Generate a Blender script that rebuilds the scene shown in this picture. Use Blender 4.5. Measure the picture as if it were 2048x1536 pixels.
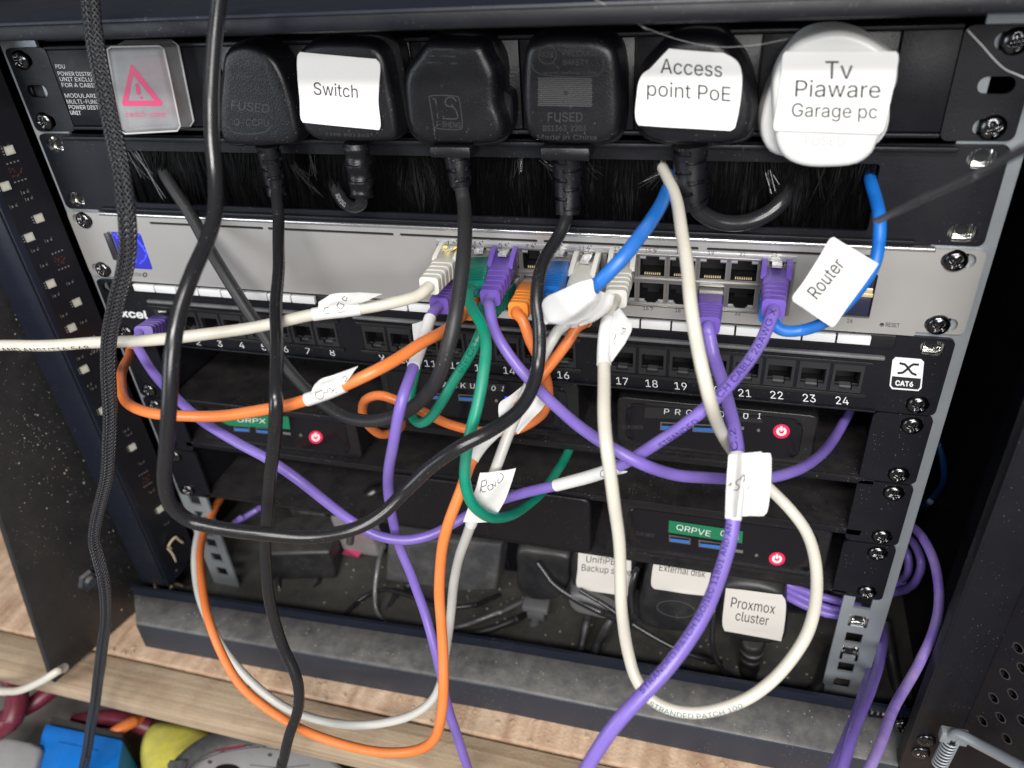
import bpy, bmesh, math, random
from mathutils import Vector, Matrix
from mathutils.bvhtree import BVHTree
from mathutils import noise as mnoise
from mathutils.geometry import delaunay_2d_cdt, interpolate_bezier
random.seed(7)
for o in list(bpy.data.objects): bpy.data.objects.remove(o)
SC = bpy.context.scene
COL = SC.collection
# ---------------------------------------------------------------- camera
FPX = 1542.37                                   # focal length in pixels of a 2048 px wide picture
CAM = Vector((137.85, -350.27, 56.07))          # millimetres: rack face is the plane y = 0, top of the rack z = 0
RT = ((0.96168533, 0.26616667, -0.06570109), (0.09292733, -0.54193423, -0.83526750), (-0.25792604, 0.79715908, -0.54590436))
cd = bpy.data.cameras.new('camera'); cam = bpy.data.objects.new('camera', cd); COL.objects.link(cam)
cd.sensor_width = 36.0; cd.lens = FPX / 2048 * 36; cd.clip_start = 0.01; cd.clip_end = 30
right, down, fwd = (Vector(r) for r in RT)
m = Matrix((( right.x, -down.x, -fwd.x), (right.y, -down.y, -fwd.y), (right.z, -down.z, -fwd.z))).to_4x4()
m.translation = CAM * 0.001
cam.matrix_world = m
cd.dof.use_dof = True; cd.dof.focus_distance = 0.39; cd.dof.aperture_fstop = 7.5
SC.camera = cam
# ---------------------------------------------------------------- room light, exposure
w = bpy.data.worlds.new('World'); SC.world = w; w.use_nodes = True
bg = w.node_tree.nodes['Background']; bg.inputs['Color'].default_value = (0.80, 0.88, 1.0, 1); bg.inputs['Strength'].default_value = 0.075
def area(name, loc, target, sx, sy, power, color):
    l = bpy.data.lights.new(name, 'AREA'); l.shape = 'RECTANGLE'; l.size = sx; l.size_y = sy; l.energy = power; l.color = color
    o = bpy.data.objects.new(name, l); COL.objects.link(o); o.location = loc
    o.rotation_euler = (Vector(target) - Vector(loc)).to_track_quat('-Z', 'Y').to_euler()
    return o
area('ceiling_light', (0.12, -1.20, 0.94), (0, 0, -0.15), 1.0, 0.14, 17, (1.0, 0.97, 0.93))
area('room_light', (0.55, -1.45, 0.42), (0, 0, -0.15), 0.9, 0.5, 19, (1.0, 0.98, 0.95))  # added low frontal fill to soften the top lip's shadow on the labels
area('window_light', (-1.5, -1.3, 0.1), (0, 0, -0.15), 0.7, 0.9, 10, (0.86, 0.93, 1.0))  # added weak cool fill from the left, no actual window
SC.view_settings.view_transform = 'Standard'; SC.view_settings.look = 'None'
SC.view_settings.exposure = 0.30; SC.view_settings.gamma = 1.0
SC.render.engine = 'CYCLES'
# ---------------------------------------------------------------- pixels of the 2048 x 1536 photo to points in the rack (mm)
def ray(px, py): return (right * ((px - 1024) / FPX) + down * ((py - 768) / FPX) + fwd)
def P(px, py, y):
    d = ray(px, py); return CAM + d * ((y - CAM.y) / d.y)
def PZ(px, py, z):
    d = ray(px, py); return CAM + d * ((z - CAM.z) / d.z)
def PX(px, py, x):
    d = ray(px, py); return CAM + d * ((x - CAM.x) / d.x)
def proj(v):
    q = v - CAM; z = q.dot(fwd); return (1024 + FPX * q.dot(right) / z, 768 + FPX * q.dot(down) / z)
# ---------------------------------------------------------------- materials
MATS = {}
def mat(name, col, rough=0.5, metal=0.0, bump=0.0, bscale=400, var=0.0, vscale=60, dust=0.0, dustcol=(0.33, 0.31, 0.28), coat=0.0, spec=0.5, speck=0.0, emit=None, trans=0.0, sss=0.0, alpha=1.0, smudge=0.0, topdust=0.0):
    if name in MATS: return MATS[name]
    M = bpy.data.materials.new(name); M.use_nodes = True
    nt = M.node_tree; N = nt.nodes; L = nt.links; b = N['Principled BSDF']
    b.inputs['Base Color'].default_value = (*col, 1); b.inputs['Roughness'].default_value = rough
    b.inputs['Metallic'].default_value = metal; b.inputs['Specular IOR Level'].default_value = spec
    b.inputs['Coat Weight'].default_value = coat; b.inputs['Coat Roughness'].default_value = 0.15
    b.inputs['Transmission Weight'].default_value = trans
    b.inputs['Subsurface Weight'].default_value = sss; b.inputs['Subsurface Radius'].default_value = (1, 0.8, 0.7); b.inputs['Subsurface Scale'].default_value = 0.002
    b.inputs['Alpha'].default_value = alpha
    tc = N.new('ShaderNodeTexCoord')
    def noise(scale, detail=4, rg=0.6):
        n = N.new('ShaderNodeTexNoise'); n.inputs['Scale'].default_value = scale; n.inputs['Detail'].default_value = detail; n.inputs['Roughness'].default_value = rg
        L.new(tc.outputs['Object'], n.inputs['Vector']); return n.outputs['Fac']
    def ramp(src, a, c):
        r = N.new('ShaderNodeMapRange'); r.inputs[1].default_value = a; r.inputs[2].default_value = c
        L.new(src, r.inputs[0]); return r.outputs[0]
    def mix(fac, a, bcol):
        x = N.new('ShaderNodeMix'); x.data_type = 'RGBA'
        if isinstance(fac, float): x.inputs[0].default_value = fac
        else: L.new(fac, x.inputs[0])
        if isinstance(a, tuple): x.inputs[6].default_value = (*a, 1)
        else: L.new(a, x.inputs[6])
        if isinstance(bcol, tuple): x.inputs[7].default_value = (*bcol, 1)
        else: L.new(bcol, x.inputs[7])
        return x.outputs[2]
    def mul(a, k):
        x = N.new('ShaderNodeMath'); x.operation = 'MULTIPLY'; L.new(a, x.inputs[0])
        if isinstance(k, (int, float)): x.inputs[1].default_value = k
        else: L.new(k, x.inputs[1])
        return x.outputs[0]
    cur = col
    if var:
        f = ramp(noise(vscale), 0.3, 0.7)
        cur = mix(f, tuple(c * (1 - var) for c in col), tuple(min(1, c * (1 + var)) for c in col))
    if dust:
        f = mul(ramp(noise(45, 8, 0.7), 0.42, 0.75), dust); cur = mix(f, cur, dustcol)
    if topdust:
        g = N.new('ShaderNodeNewGeometry'); s = N.new('ShaderNodeSeparateXYZ'); L.new(g.outputs['Normal'], s.inputs[0])
        f = mul(mul(ramp(s.outputs['Z'], 0.35, 0.9), ramp(noise(75, 10, 0.72), 0.18, 0.66)), topdust); cur = mix(f, cur, dustcol)
    if speck:
        v = N.new('ShaderNodeTexVoronoi'); v.inputs['Scale'].default_value = 420; L.new(tc.outputs['Object'], v.inputs['Vector'])
        f = mul(ramp(v.outputs['Distance'], 0.13, 0.06), mul(ramp(noise(25, 3), 0.45, 0.62), speck))
        cur = mix(f, cur, (0.42, 0.40, 0.36))
    if not isinstance(cur, tuple): L.new(cur, b.inputs['Base Color'])
    if smudge:
        f = ramp(noise(38, 5, 0.65), 0.3, 0.75); r = N.new('ShaderNodeMapRange'); r.inputs[3].default_value = rough * (1 - smudge); r.inputs[4].default_value = min(1, rough * (1 + smudge))
        L.new(f, r.inputs[0]); L.new(r.outputs[0], b.inputs['Roughness'])
    if bump:
        bp = N.new('ShaderNodeBump'); bp.inputs['Strength'].default_value = bump; bp.inputs['Distance'].default_value = 0.0004
        L.new(noise(bscale, 3), bp.inputs['Height']); L.new(bp.outputs[0], b.inputs['Normal'])
    if emit:
        b.inputs['Emission Color'].default_value = (*emit[0], 1); b.inputs['Emission Strength'].default_value = emit[1]
    MATS[name] = M; return M
powder = mat('black_powder_coat', (0.0055, 0.006, 0.0095), 0.46, spec=0.32, bump=0.25, bscale=1600, smudge=0.25, speck=0.35)
slate = mat('slate_paint', (0.010, 0.013, 0.023), 0.42, spec=0.4, bump=0.12, bscale=900, smudge=0.25, speck=0.4)
dusty = mat('dusty_black_paint', (0.026, 0.031, 0.044), 0.45, bump=0.3, bscale=700, speck=0.8, topdust=0.9, dustcol=(0.225, 0.215, 0.20))
doormat_ = mat('dusty_door_paint', (0.016, 0.016, 0.018), 0.42, bump=0.12, bscale=500, speck=1.0, smudge=0.3, dust=0.04)
plastic = mat('black_plastic', (0.006, 0.006, 0.0082), 0.36, spec=0.45, bump=0.35, bscale=1400, smudge=0.2, speck=0.3)
plastic_fine = mat('satin_black_plastic', (0.012, 0.012, 0.013), 0.30, smudge=0.3, speck=0.25)
dark = mat('dark_recess', (0.004, 0.004, 0.005), 0.6)
gloss = mat('glossy_black_panel', (0.006, 0.006, 0.009), 0.12, smudge=0.5)
emboss_glint = mat('moulded_lettering', (0.048, 0.048, 0.053), 0.26)  # flat paler tone: light on the raised moulding put into the colour
cord_glint = mat('cord_lettering', (0.03, 0.03, 0.032), 0.3)  # paler tone stands for light on the cord's raised letters
rubber = mat('black_cord_jacket', (0.016, 0.016, 0.018), 0.27, bump=0.08, bscale=500, smudge=0.3, speck=0.35)
rubber_matt = mat('matt_black_cord_jacket', (0.022, 0.022, 0.024), 0.48, bump=0.2, bscale=900, speck=0.7)
silver = mat('anodised_silver', (0.46, 0.45, 0.44), 0.40, metal=0.5, bump=0.015, bscale=1800, smudge=0.12)
silver_lit = mat('bright_silver_edge', (0.72, 0.73, 0.75), 0.25, metal=0.9)  # paler copy of the silver with the light on the top edge in its colour
zinc = mat('galvanised_steel', (0.34, 0.37, 0.40), 0.42, metal=0.45, bump=0.1, bscale=300, smudge=0.25, dust=0.1)
chrome = mat('nickel_plate', (0.62, 0.62, 0.60), 0.16, metal=1.0)
screwm = mat('black_nickel_screw', (0.10, 0.10, 0.105), 0.20, metal=1.0, smudge=0.3)
gold = mat('gold_contact', (0.9, 0.75, 0.45), 0.35, metal=0.5)
paper = mat('white_paper_label', (0.74, 0.74, 0.73), 0.5, bump=0.35, bscale=110, var=0.03, vscale=40)
ink = mat('black_ink', (0.012, 0.012, 0.016), 0.5)
inkgrey = mat('grey_ink', (0.06, 0.06, 0.07), 0.5)
white_print = mat('white_print', (0.72, 0.73, 0.74), 0.5)
grey_print = mat('grey_print', (0.30, 0.30, 0.31), 0.5)
dim_print = mat('dim_print', (0.05, 0.05, 0.055), 0.5)
blue_print = mat('blue_print', (0.008, 0.008, 0.12), 0.5)
white_plastic = mat('white_plastic', (0.66, 0.66, 0.65), 0.34, sss=0.1, smudge=0.2)
led_white = mat('led_package', (0.42, 0.41, 0.37), 0.35)
solder = mat('solder_dots', (0.55, 0.55, 0.52), 0.3, metal=0.8)
chipred = mat('copper_pads', (0.06, 0.02, 0.016), 0.5)
pcb = mat('black_circuit_board', (0.006, 0.006, 0.009), 0.38)
frost_gloss = mat('frosted_edge', (0.60, 0.60, 0.62), 0.3, alpha=0.8)  # whiter tone puts gloss along the cover's edges into the colour
frost = mat('frosted_plastic', (0.36, 0.36, 0.375), 0.36, alpha=0.68, spec=0.55, var=0.12, vscale=70)
crimson = mat('crimson_print', (0.58, 0.05, 0.16), 0.4)
crimson2 = mat('crimson_rocker', (0.40, 0.02, 0.07), 0.4)
blueusb = mat('blue_usb_tongue', (0.03, 0.16, 0.55), 0.4)
pwr_red = mat('red_power_ring', (0.55, 0.02, 0.07), 0.35, emit=((0.85, 0.03, 0.12), 0.22))
pwr_white = mat('lit_power_symbol', (0.8, 0.6, 0.6), 0.3, emit=((1.0, 0.45, 0.50), 0.45))
scr_blue = mat('lit_blue_screen', (0.02, 0.02, 0.20), 0.12, emit=((0.05, 0.06, 0.75), 0.38))
scr_line = mat('lit_screen_lines', (0.02, 0.02, 0.5), 0.2, emit=((0.06, 0.08, 1.0), 1.3))
led_y = mat('lit_yellow_led', (0.8, 0.6, 0.0), 0.3, emit=((1.0, 0.75, 0.0), 3.5))
led_o = mat('lit_orange_led', (0.8, 0.4, 0.0), 0.3, emit=((1.0, 0.45, 0.02), 1.8))
led_b = mat('lit_blue_led', (0.0, 0.0, 0.6), 0.3, emit=((0.02, 0.05, 1.0), 2.0))
lightpipe = mat('grey_light_pipe', (0.42, 0.42, 0.48), 0.4)
green_tape = mat('green_embossed_tape', (0.012, 0.19, 0.085), 0.35)
grey_plug = mat('grey_plastic', (0.10, 0.10, 0.105), 0.5, dust=0.15)
clear = mat('clear_plug_plastic', (0.80, 0.80, 0.80), 0.18, trans=0.75, spec=0.5)
smoke = mat('smoky_plug_plastic', (0.30, 0.29, 0.28), 0.25, trans=0.3)
blue_item = mat('bright_blue_plastic', (0.005, 0.20, 0.72), 0.45, var=0.08, vscale=90, speck=0.9, dust=0.22, dustcol=(.10, .12, .16))
yellow_cloth = mat('yellow_cloth', (0.55, 0.50, 0.07), 0.85, bump=0.5, bscale=500, var=0.18, vscale=70, dust=0.25)
black_cloth = mat('black_webbing', (0.05, 0.052, 0.055), 0.9, bump=0.8, bscale=900, dust=0.25)
maroon = mat('maroon_hose_rubber', (0.13, 0.012, 0.028), 0.4, speck=0.5, dust=0.1)
grey_item = mat('pale_grey_plastic', (0.40, 0.40, 0.41), 0.55, dust=0.35, dustcol=(0.2, 0.19, 0.18), speck=0.4)
JACK = {'purple': mat('purple_jacket', (0.195, 0.13, 0.49), 0.42, smudge=0.45, var=0.05, bump=0.1, bscale=260, dust=0.10, dustcol=(0.45, 0.42, 0.38), speck=0.12),
        'orange': mat('orange_jacket', (0.80, 0.205, 0.045), 0.42, smudge=0.45, var=0.05, bump=0.1, bscale=260, dust=0.10, dustcol=(0.45, 0.42, 0.38)),
        'green': mat('green_jacket', (0.0, 0.25, 0.155), 0.42, smudge=0.45, var=0.05, bump=0.1, bscale=260, dust=0.10, dustcol=(0.45, 0.42, 0.38)),
        'blue': mat('blue_jacket', (0.008, 0.15, 0.56), 0.42, smudge=0.45, var=0.05, bump=0.1, bscale=260, dust=0.10, dustcol=(0.45, 0.42, 0.38)),
        'white': mat('off_white_jacket', (0.62, 0.59, 0.51), 0.42, smudge=0.45, var=0.04, bump=0.1, bscale=260, dust=0.10, dustcol=(0.45, 0.42, 0.38)),
        'grey': mat('pale_grey_jacket', (0.56, 0.55, 0.52), 0.42, smudge=0.45, var=0.04, bump=0.1, bscale=260, dust=0.10, dustcol=(0.45, 0.42, 0.38)),
        'navy': mat('dark_blue_jacket', (0.003, 0.035, 0.13), 0.45), 'dusty': mat('dusty_purple_jacket', (0.17, 0.10, 0.44), 0.5, dust=0.5, dustcol=(0.5, 0.42, 0.5))}  # the darkest blue has the shade behind the rail put into its colour
BOOT = {k: mat(k + '_boot', c, 0.42, smudge=0.2, bump=0.1, bscale=900) for k, c in {'purple': (0.15, 0.085, 0.42), 'orange': (0.85, 0.28, 0.04), 'green': (0.0, 0.16, 0.11), 'blue': (0.008, 0.17, 0.60), 'white': (0.66, 0.65, 0.60)}.items()}
def wood_mat(name, sc, c0, c1, blotch, bmp, rough_):
    M = bpy.data.materials.new(name); M.use_nodes = True
    nt = M.node_tree; N = nt.nodes; L = nt.links; b = N['Principled BSDF']; b.inputs['Roughness'].default_value = rough_
    tc = N.new('ShaderNodeTexCoord'); mp = N.new('ShaderNodeMapping'); mp.inputs['Scale'].default_value = sc; L.new(tc.outputs['Object'], mp.inputs[0])
    n = N.new('ShaderNodeTexNoise'); n.inputs['Scale'].default_value = 2.0; n.inputs['Detail'].default_value = 7; n.inputs['Distortion'].default_value = 0.5; L.new(mp.outputs[0], n.inputs[0])
    n2 = N.new('ShaderNodeTexNoise'); n2.inputs['Scale'].default_value = 34; n2.inputs['Detail'].default_value = 9; n2.inputs['Roughness'].default_value = 0.65; L.new(tc.outputs['Object'], n2.inputs[0])
    n3 = N.new('ShaderNodeTexNoise'); n3.inputs['Scale'].default_value = 420; n3.inputs['Detail'].default_value = 4; L.new(tc.outputs['Object'], n3.inputs[0])
    r = N.new('ShaderNodeValToRGB'); L.new(n.outputs[0], r.inputs[0]); e = r.color_ramp.elements
    e[0].position = 0.32; e[0].color = (*c0, 1); e[1].position = 0.66; e[1].color = (*c1, 1)
    x = N.new('ShaderNodeMix'); x.data_type = 'RGBA'; x.blend_type = 'MULTIPLY'; x.inputs[0].default_value = blotch; L.new(r.outputs[0], x.inputs[6])
    r2 = N.new('ShaderNodeValToRGB'); L.new(n2.outputs[0], r2.inputs[0]); r2.color_ramp.elements[0].position = 0.34; r2.color_ramp.elements[0].color = (0.52, 0.40, 0.34, 1); r2.color_ramp.elements[1].position = 0.56; r2.color_ramp.elements[1].color = (1.0, 0.98, 0.96, 1)
    L.new(r2.outputs[0], x.inputs[7]); L.new(x.outputs[2], b.inputs['Base Color'])
    ad = N.new('ShaderNodeMath'); ad.operation = 'ADD'; L.new(n.outputs[0], ad.inputs[0]); L.new(n3.outputs[0], ad.inputs[1])
    bp = N.new('ShaderNodeBump'); bp.inputs['Strength'].default_value = bmp; bp.inputs['Distance'].default_value = 0.001; L.new(ad.outputs[0], bp.inputs['Height']); L.new(bp.outputs[0], b.inputs['Normal'])
    return M
wood = wood_mat('rough_sawn_wood', (60, 9, 60), (0.45, 0.30, 0.20), (0.64, 0.48, 0.345), 0.6, 0.7, 0.85)
wood2 = wood_mat('planed_batten_wood', (2.5, 150, 150), (0.34, 0.25, 0.165), (0.50, 0.39, 0.275), 0.45, 0.35, 0.75)
def braid_mat():
    M = bpy.data.materials.new('woven_black_sleeve'); M.use_nodes = True
    nt = M.node_tree; N = nt.nodes; L = nt.links; b = N['Principled BSDF']; b.inputs['Roughness'].default_value = 0.27
    uv = N.new('ShaderNodeUVMap'); sep = N.new('ShaderNodeSeparateXYZ'); L.new(uv.outputs[0], sep.inputs[0])
    def math_(op, a, c=None):
        x = N.new('ShaderNodeMath'); x.operation = op
        for i, v in enumerate((a, c)):
            if v is None: continue
            if isinstance(v, (int, float)): x.inputs[i].default_value = v
            else: L.new(v, x.inputs[i])
        return x.outputs[0]
    u = math_('MULTIPLY', sep.outputs[0], 6.2832 * 6); v = math_('MULTIPLY', sep.outputs[1], 6.2832 / 2.5)   # v in mm
    s1 = math_('SINE', math_('ADD', u, v)); s2 = math_('SINE', math_('SUBTRACT', u, v))
    h = math_('MAXIMUM', s1, s2)
    r = N.new('ShaderNodeValToRGB'); mr = math_('MULTIPLY', math_('ADD', h, 1.0), 0.5); L.new(mr, r.inputs[0])
    r.color_ramp.elements[0].color = (0.006, 0.006, 0.008, 1); r.color_ramp.elements[0].position = 0.45; r.color_ramp.elements[1].color = (0.055, 0.057, 0.065, 1)  # paler crests put the weave's highlights into the colour
    L.new(r.outputs[0], b.inputs['Base Color'])
    bp = N.new('ShaderNodeBump'); bp.inputs['Strength'].default_value = 0.9; bp.inputs['Distance'].default_value = 0.0006; L.new(h, bp.inputs['Height']); L.new(bp.outputs[0], b.inputs['Normal'])
    return M
braidm = braid_mat()
# ---------------------------------------------------------------- objects
ORG = {}; GEO = {}
def thing(name, label, cat, loc, group=None):
    o = bpy.data.objects.new(name, None); COL.objects.link(o); o.empty_display_size = 0.01
    o.location = Vector(loc) * 0.001; o['label'] = label; o['category'] = cat
    if group: o['group'] = group
    ORG[o] = Vector(loc); return o
def tag(o, label, cat, group=None, kind=None):
    if label: o['label'] = label; o['category'] = cat
    if group: o['group'] = group
    if kind: o['kind'] = kind
    return o
def emit_mesh(name, V, F, m, parent=None, smooth=35, uvs=None, keep=True):
    org = ORG[parent] if parent else Vector((0, 0, 0))
    if not parent and V:
        lo = Vector([min(v[i] for v in V) for i in range(3)]); hi = Vector([max(v[i] for v in V) for i in range(3)])
        org = Vector(((lo.x + hi.x) / 2, (lo.y + hi.y) / 2, lo.z))
    me = bpy.data.meshes.new(name)
    me.from_pydata([(Vector(v) - org) * 0.001 for v in V], [], F); me.validate(); me.update()
    if uvs:
        ul = me.uv_layers.new(name='UVMap')
        for l in me.loops: ul.data[l.index].uv = uvs[l.vertex_index]
    if smooth:
        for p in me.polygons: p.use_smooth = True
        me.set_sharp_from_angle(angle=math.radians(smooth))
    for mm in (m if isinstance(m, (list, tuple)) else [m]): me.materials.append(mm)
    o = bpy.data.objects.new(name, me); COL.objects.link(o)
    if parent: o.parent = parent
    else: o.location = org * 0.001
    ORG[o] = org
    if keep: GEO[o] = ([Vector(v) for v in V], F)
    return o
class MB:
    def __init__(s): s.V = []; s.F = []
    def add(s, V, F):
        k = len(s.V); s.V += [Vector(v) for v in V]; s.F += [tuple(i + k for i in f) for f in F]; return s
    def bm(s, b):
        b.verts.index_update(); s.add([v.co.copy() for v in b.verts], [tuple(v.index for v in f.verts) for f in b.faces]); b.free(); return s
    def box(s, x0, x1, y0, y1, z0, z1, bev=0.0, seg=2, rot=None, piv=None):
        b = bmesh.new(); bmesh.ops.create_cube(b, size=1)
        for v in b.verts: v.co = Vector(((x0 + x1) / 2 + v.co.x * (x1 - x0), (y0 + y1) / 2 + v.co.y * (y1 - y0), (z0 + z1) / 2 + v.co.z * (z1 - z0)))
        if bev: bmesh.ops.bevel(b, geom=list(b.edges), offset=bev, segments=seg, affect='EDGES', profile=0.5)
        if rot is not None:
            pv = piv if piv is not None else Vector(((x0 + x1) / 2, (y0 + y1) / 2, (z0 + z1) / 2))
            for v in b.verts: v.co = rot @ (v.co - pv) + pv
        return s.bm(b)
    def quad(s, a, b, c, d): return s.add([a, b, c, d], [(0, 1, 2, 3)])
    def rect(s, x0, x1, z0, z1, y): return s.quad((x0, y, z0), (x1, y, z0), (x1, y, z1), (x0, y, z1))
    def cyl(s, a, b, r0, r1=None, n=20, cap=True):
        r1 = r0 if r1 is None else r1; a = Vector(a); b = Vector(b); d = (b - a).normalized()
        t = Vector((0, 0, 1)) if abs(d.z) < 0.9 else Vector((1, 0, 0)); u = d.cross(t).normalized(); w_ = d.cross(u)
        V = [a + (u * math.cos(i * 2 * math.pi / n) + w_ * math.sin(i * 2 * math.pi / n)) * r0 for i in range(n)] + [b + (u * math.cos(i * 2 * math.pi / n) + w_ * math.sin(i * 2 * math.pi / n)) * r1 for i in range(n)]
        F = [(i, (i + 1) % n, n + (i + 1) % n, n + i) for i in range(n)]
        if cap: F += [tuple(range(n - 1, -1, -1)), tuple(range(n, 2 * n))]
        return s.add(V, F)
    def build(s, name, m, parent=None, smooth=35): return emit_mesh(name, s.V, s.F, m, parent, smooth)
def catmull(pts, n=12, closed=False):
    out = []; N = len(pts); pts = [Vector(p) for p in pts]
    rng = range(N) if closed else range(N - 1)
    for i in rng:
        if closed: p0, p1, p2, p3 = pts[(i - 1) % N], pts[i], pts[(i + 1) % N], pts[(i + 2) % N]
        else: p0, p1, p2, p3 = pts[max(i - 1, 0)], pts[i], pts[i + 1], pts[min(i + 2, N - 1)]
        t0 = 0; t1 = max((p1 - p0).length, 1e-6) ** 0.5; t2 = t1 + max((p2 - p1).length, 1e-6) ** 0.5; t3 = t2 + max((p3 - p2).length, 1e-6) ** 0.5
        if (p1 - p0).length < 1e-6: t1 = 1e-3; p0 = p1 - (p2 - p1) * 0.001; t2 = t1 + (p2 - p1).length ** 0.5; t3 = t2 + max((p3 - p2).length, 1e-6) ** 0.5
        if (p3 - p2).length < 1e-6: p3 = p2 + (p2 - p1) * 0.001; t3 = t2 + 1e-3
        for k in range(n):
            t = t1 + (t2 - t1) * k / n
            a1 = p0 * ((t1 - t) / (t1 - t0)) + p1 * ((t - t0) / (t1 - t0)); a2 = p1 * ((t2 - t) / (t2 - t1)) + p2 * ((t - t1) / (t2 - t1)); a3 = p2 * ((t3 - t) / (t3 - t2)) + p3 * ((t - t2) / (t3 - t2))
            b1 = a1 * ((t2 - t) / (t2 - t0)) + a2 * ((t - t0) / (t2 - t0)); b2 = a2 * ((t3 - t) / (t3 - t1)) + a3 * ((t - t1) / (t3 - t1))
            out.append(b1 * ((t2 - t) / (t2 - t1)) + b2 * ((t - t1) / (t2 - t1)))
    if not closed: out.append(pts[-1])
    return out
def frames(line):
    T = []; n = len(line)
    for i in range(n): T.append((line[min(i + 1, n - 1)] - line[max(i - 1, 0)]).normalized())
    u = T[0].cross(Vector((0, 1, 0))); u = u.normalized() if u.length > 1e-3 else Vector((1, 0, 0)); U = [u]
    for i in range(1, n):
        q = T[i - 1].rotation_difference(T[i]); u = q @ U[-1]; u = (u - T[i] * u.dot(T[i])).normalized(); U.append(u)
    return T, U
def tube(line, r, n=16, name='cable', m=None, parent=None, cap=True, flat=1.0, rf=None, wob=True):
    """tube along a polyline; r in mm or a function of arc length; rf(s, angle) scales the radius"""
    T, U = frames(line); V = []; F = []; uv = []; s = 0
    for i, p in enumerate(line):
        if i: s += (p - line[i - 1]).length
        rr = r(s) if callable(r) else r; w_ = T[i].cross(U[i])
        for k in range(n):
            a = 2 * math.pi * k / n; q = rr * (rf(s, a) if rf else 1)
            q *= 1 + (.045 * mnoise.noise(Vector((p.x * .05, p.z * .05 + 7, a * .3))) if wob else 0); V.append(p + U[i] * math.cos(a) * q + w_ * math.sin(a) * q * flat); uv.append((k / n, s))
    for i in range(len(line) - 1):
        for k in range(n): F.append((i * n + k, i * n + (k + 1) % n, (i + 1) * n + (k + 1) % n, (i + 1) * n + k))
    if cap:
        F.append(tuple(range(n - 1, -1, -1))); F.append(tuple((len(line) - 1) * n + k for k in range(n)))
    return emit_mesh(name, V, F, m, parent, 50, uv)
class Cable:
    def __init__(s, pts, D, n=12, jitter=0.0):
        c = [P(*p) if len(p) == 3 else p[3] for p in pts]; s.line = catmull(c, n); o_ = random.random() * 90; k_ = len(s.line)
        s.line = [p + mnoise.noise_vector(p * .03 + Vector((o_, 0, 0))) * (.9 * min(1, i / 12, (k_ - 1 - i) / 12)) for i, p in enumerate(s.line)]; s.r = D / 2; s.L = [0]
        for i in range(1, len(s.line)): s.L.append(s.L[-1] + (s.line[i] - s.line[i - 1]).length)
        s.T, s.U = frames(s.line)
    def near(s, px, py):
        best = min(range(len(s.line)), key=lambda i: (proj(s.line[i])[0] - px) ** 2 + (proj(s.line[i])[1] - py) ** 2); return s.L[best]
    def at(s, d):
        d = min(max(d, 0), s.L[-1] - 1e-6)
        for i in range(len(s.L) - 1):
            if s.L[i + 1] >= d:
                f = (d - s.L[i]) / max(s.L[i + 1] - s.L[i], 1e-9); return s.line[i].lerp(s.line[i + 1], f), s.T[i].lerp(s.T[i + 1], f).normalized()
    def sub(s, a, b, step=1.5):
        n = max(3, int(abs(b - a) / step)); return [s.at(a + (b - a) * i / n)[0] for i in range(n + 1)]
def cable(name, label, pts, D, m, group='patch cables', cat='cable', parent=None, part='jacket', flat=1.0, n=16, rf=None):
    c = Cable(pts, D)
    if parent is None:
        lo = min(c.line, key=lambda p: p.z); parent = thing(name, label, cat, lo, group)
    c.root = parent; c.obj = tube(c.line, c.r, n, part, m, parent, flat=flat, rf=rf); return c
def sleeve(c, a, b, name='paper_wrap', extra=0.35, m=None):
    s0 = c.near(*a); s1 = c.near(*b); return tube(c.sub(min(s0, s1), max(s0, s1)), c.r + extra, 18, name, m or paper, c.root)
def lerp_poly(pts, t):
    x = t * (len(pts) - 1); i = min(int(x), len(pts) - 2); f = x - i; return Vector(pts[i]).lerp(Vector(pts[i + 1]), f)
def sheet(L, R, parent, name='paper_label', m=None, bulge=0.0, wrinkle=0.25, th=0.18, nu=22, nv=26, curl=None):
    """thin paper sheet between two edges given as (px, py, depth) lists"""
    Ls = catmull([P(*p) for p in L], 8); Rs = catmull([P(*p) for p in R], 8)
    nrm = (Rs[0] - Ls[0]).cross(Ls[-1] - Ls[0]); nrm.normalize()
    if nrm.dot(CAM - Ls[0]) < 0: nrm = -nrm
    V = []; off = random.random() * 100
    for lay in (0, 1):
        for j in range(nv + 1):
            a = lerp_poly(Ls, j / nv); b = lerp_poly(Rs, j / nv)
            for i in range(nu + 1):
                s = i / nu; t = j / nv; p = a.lerp(b, s)
                h = bulge * math.sin(math.pi * s) * (0.4 + 0.6 * math.sin(math.pi * t)) + wrinkle * mnoise.noise(Vector((s * 2.3 + off, t * 2.1, off)))
                if curl: h += curl(s, t)
                V.append(p + nrm * (h - lay * th))
    w_ = nu + 1; k = w_ * (nv + 1); F = []
    for j in range(nv):
        for i in range(nu):
            q = (j * w_ + i, j * w_ + i + 1, (j + 1) * w_ + i + 1, (j + 1) * w_ + i); F.append(q); F.append(tuple(x + k for x in reversed(q)))
    for i in range(nu):
        F.append((i, i + k, i + 1 + k, i + 1)); a = nv * w_; F.append((a + i, a + i + 1, a + i + 1 + k, a + i + k))
    for j in range(nv):
        a = j * w_; F.append((a, a + w_, a + w_ + k, a + k)); a += nu; F.append((a, a + k, a + w_ + k, a + w_))
    return emit_mesh(name, V, F, m or paper, parent, 60)
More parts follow.
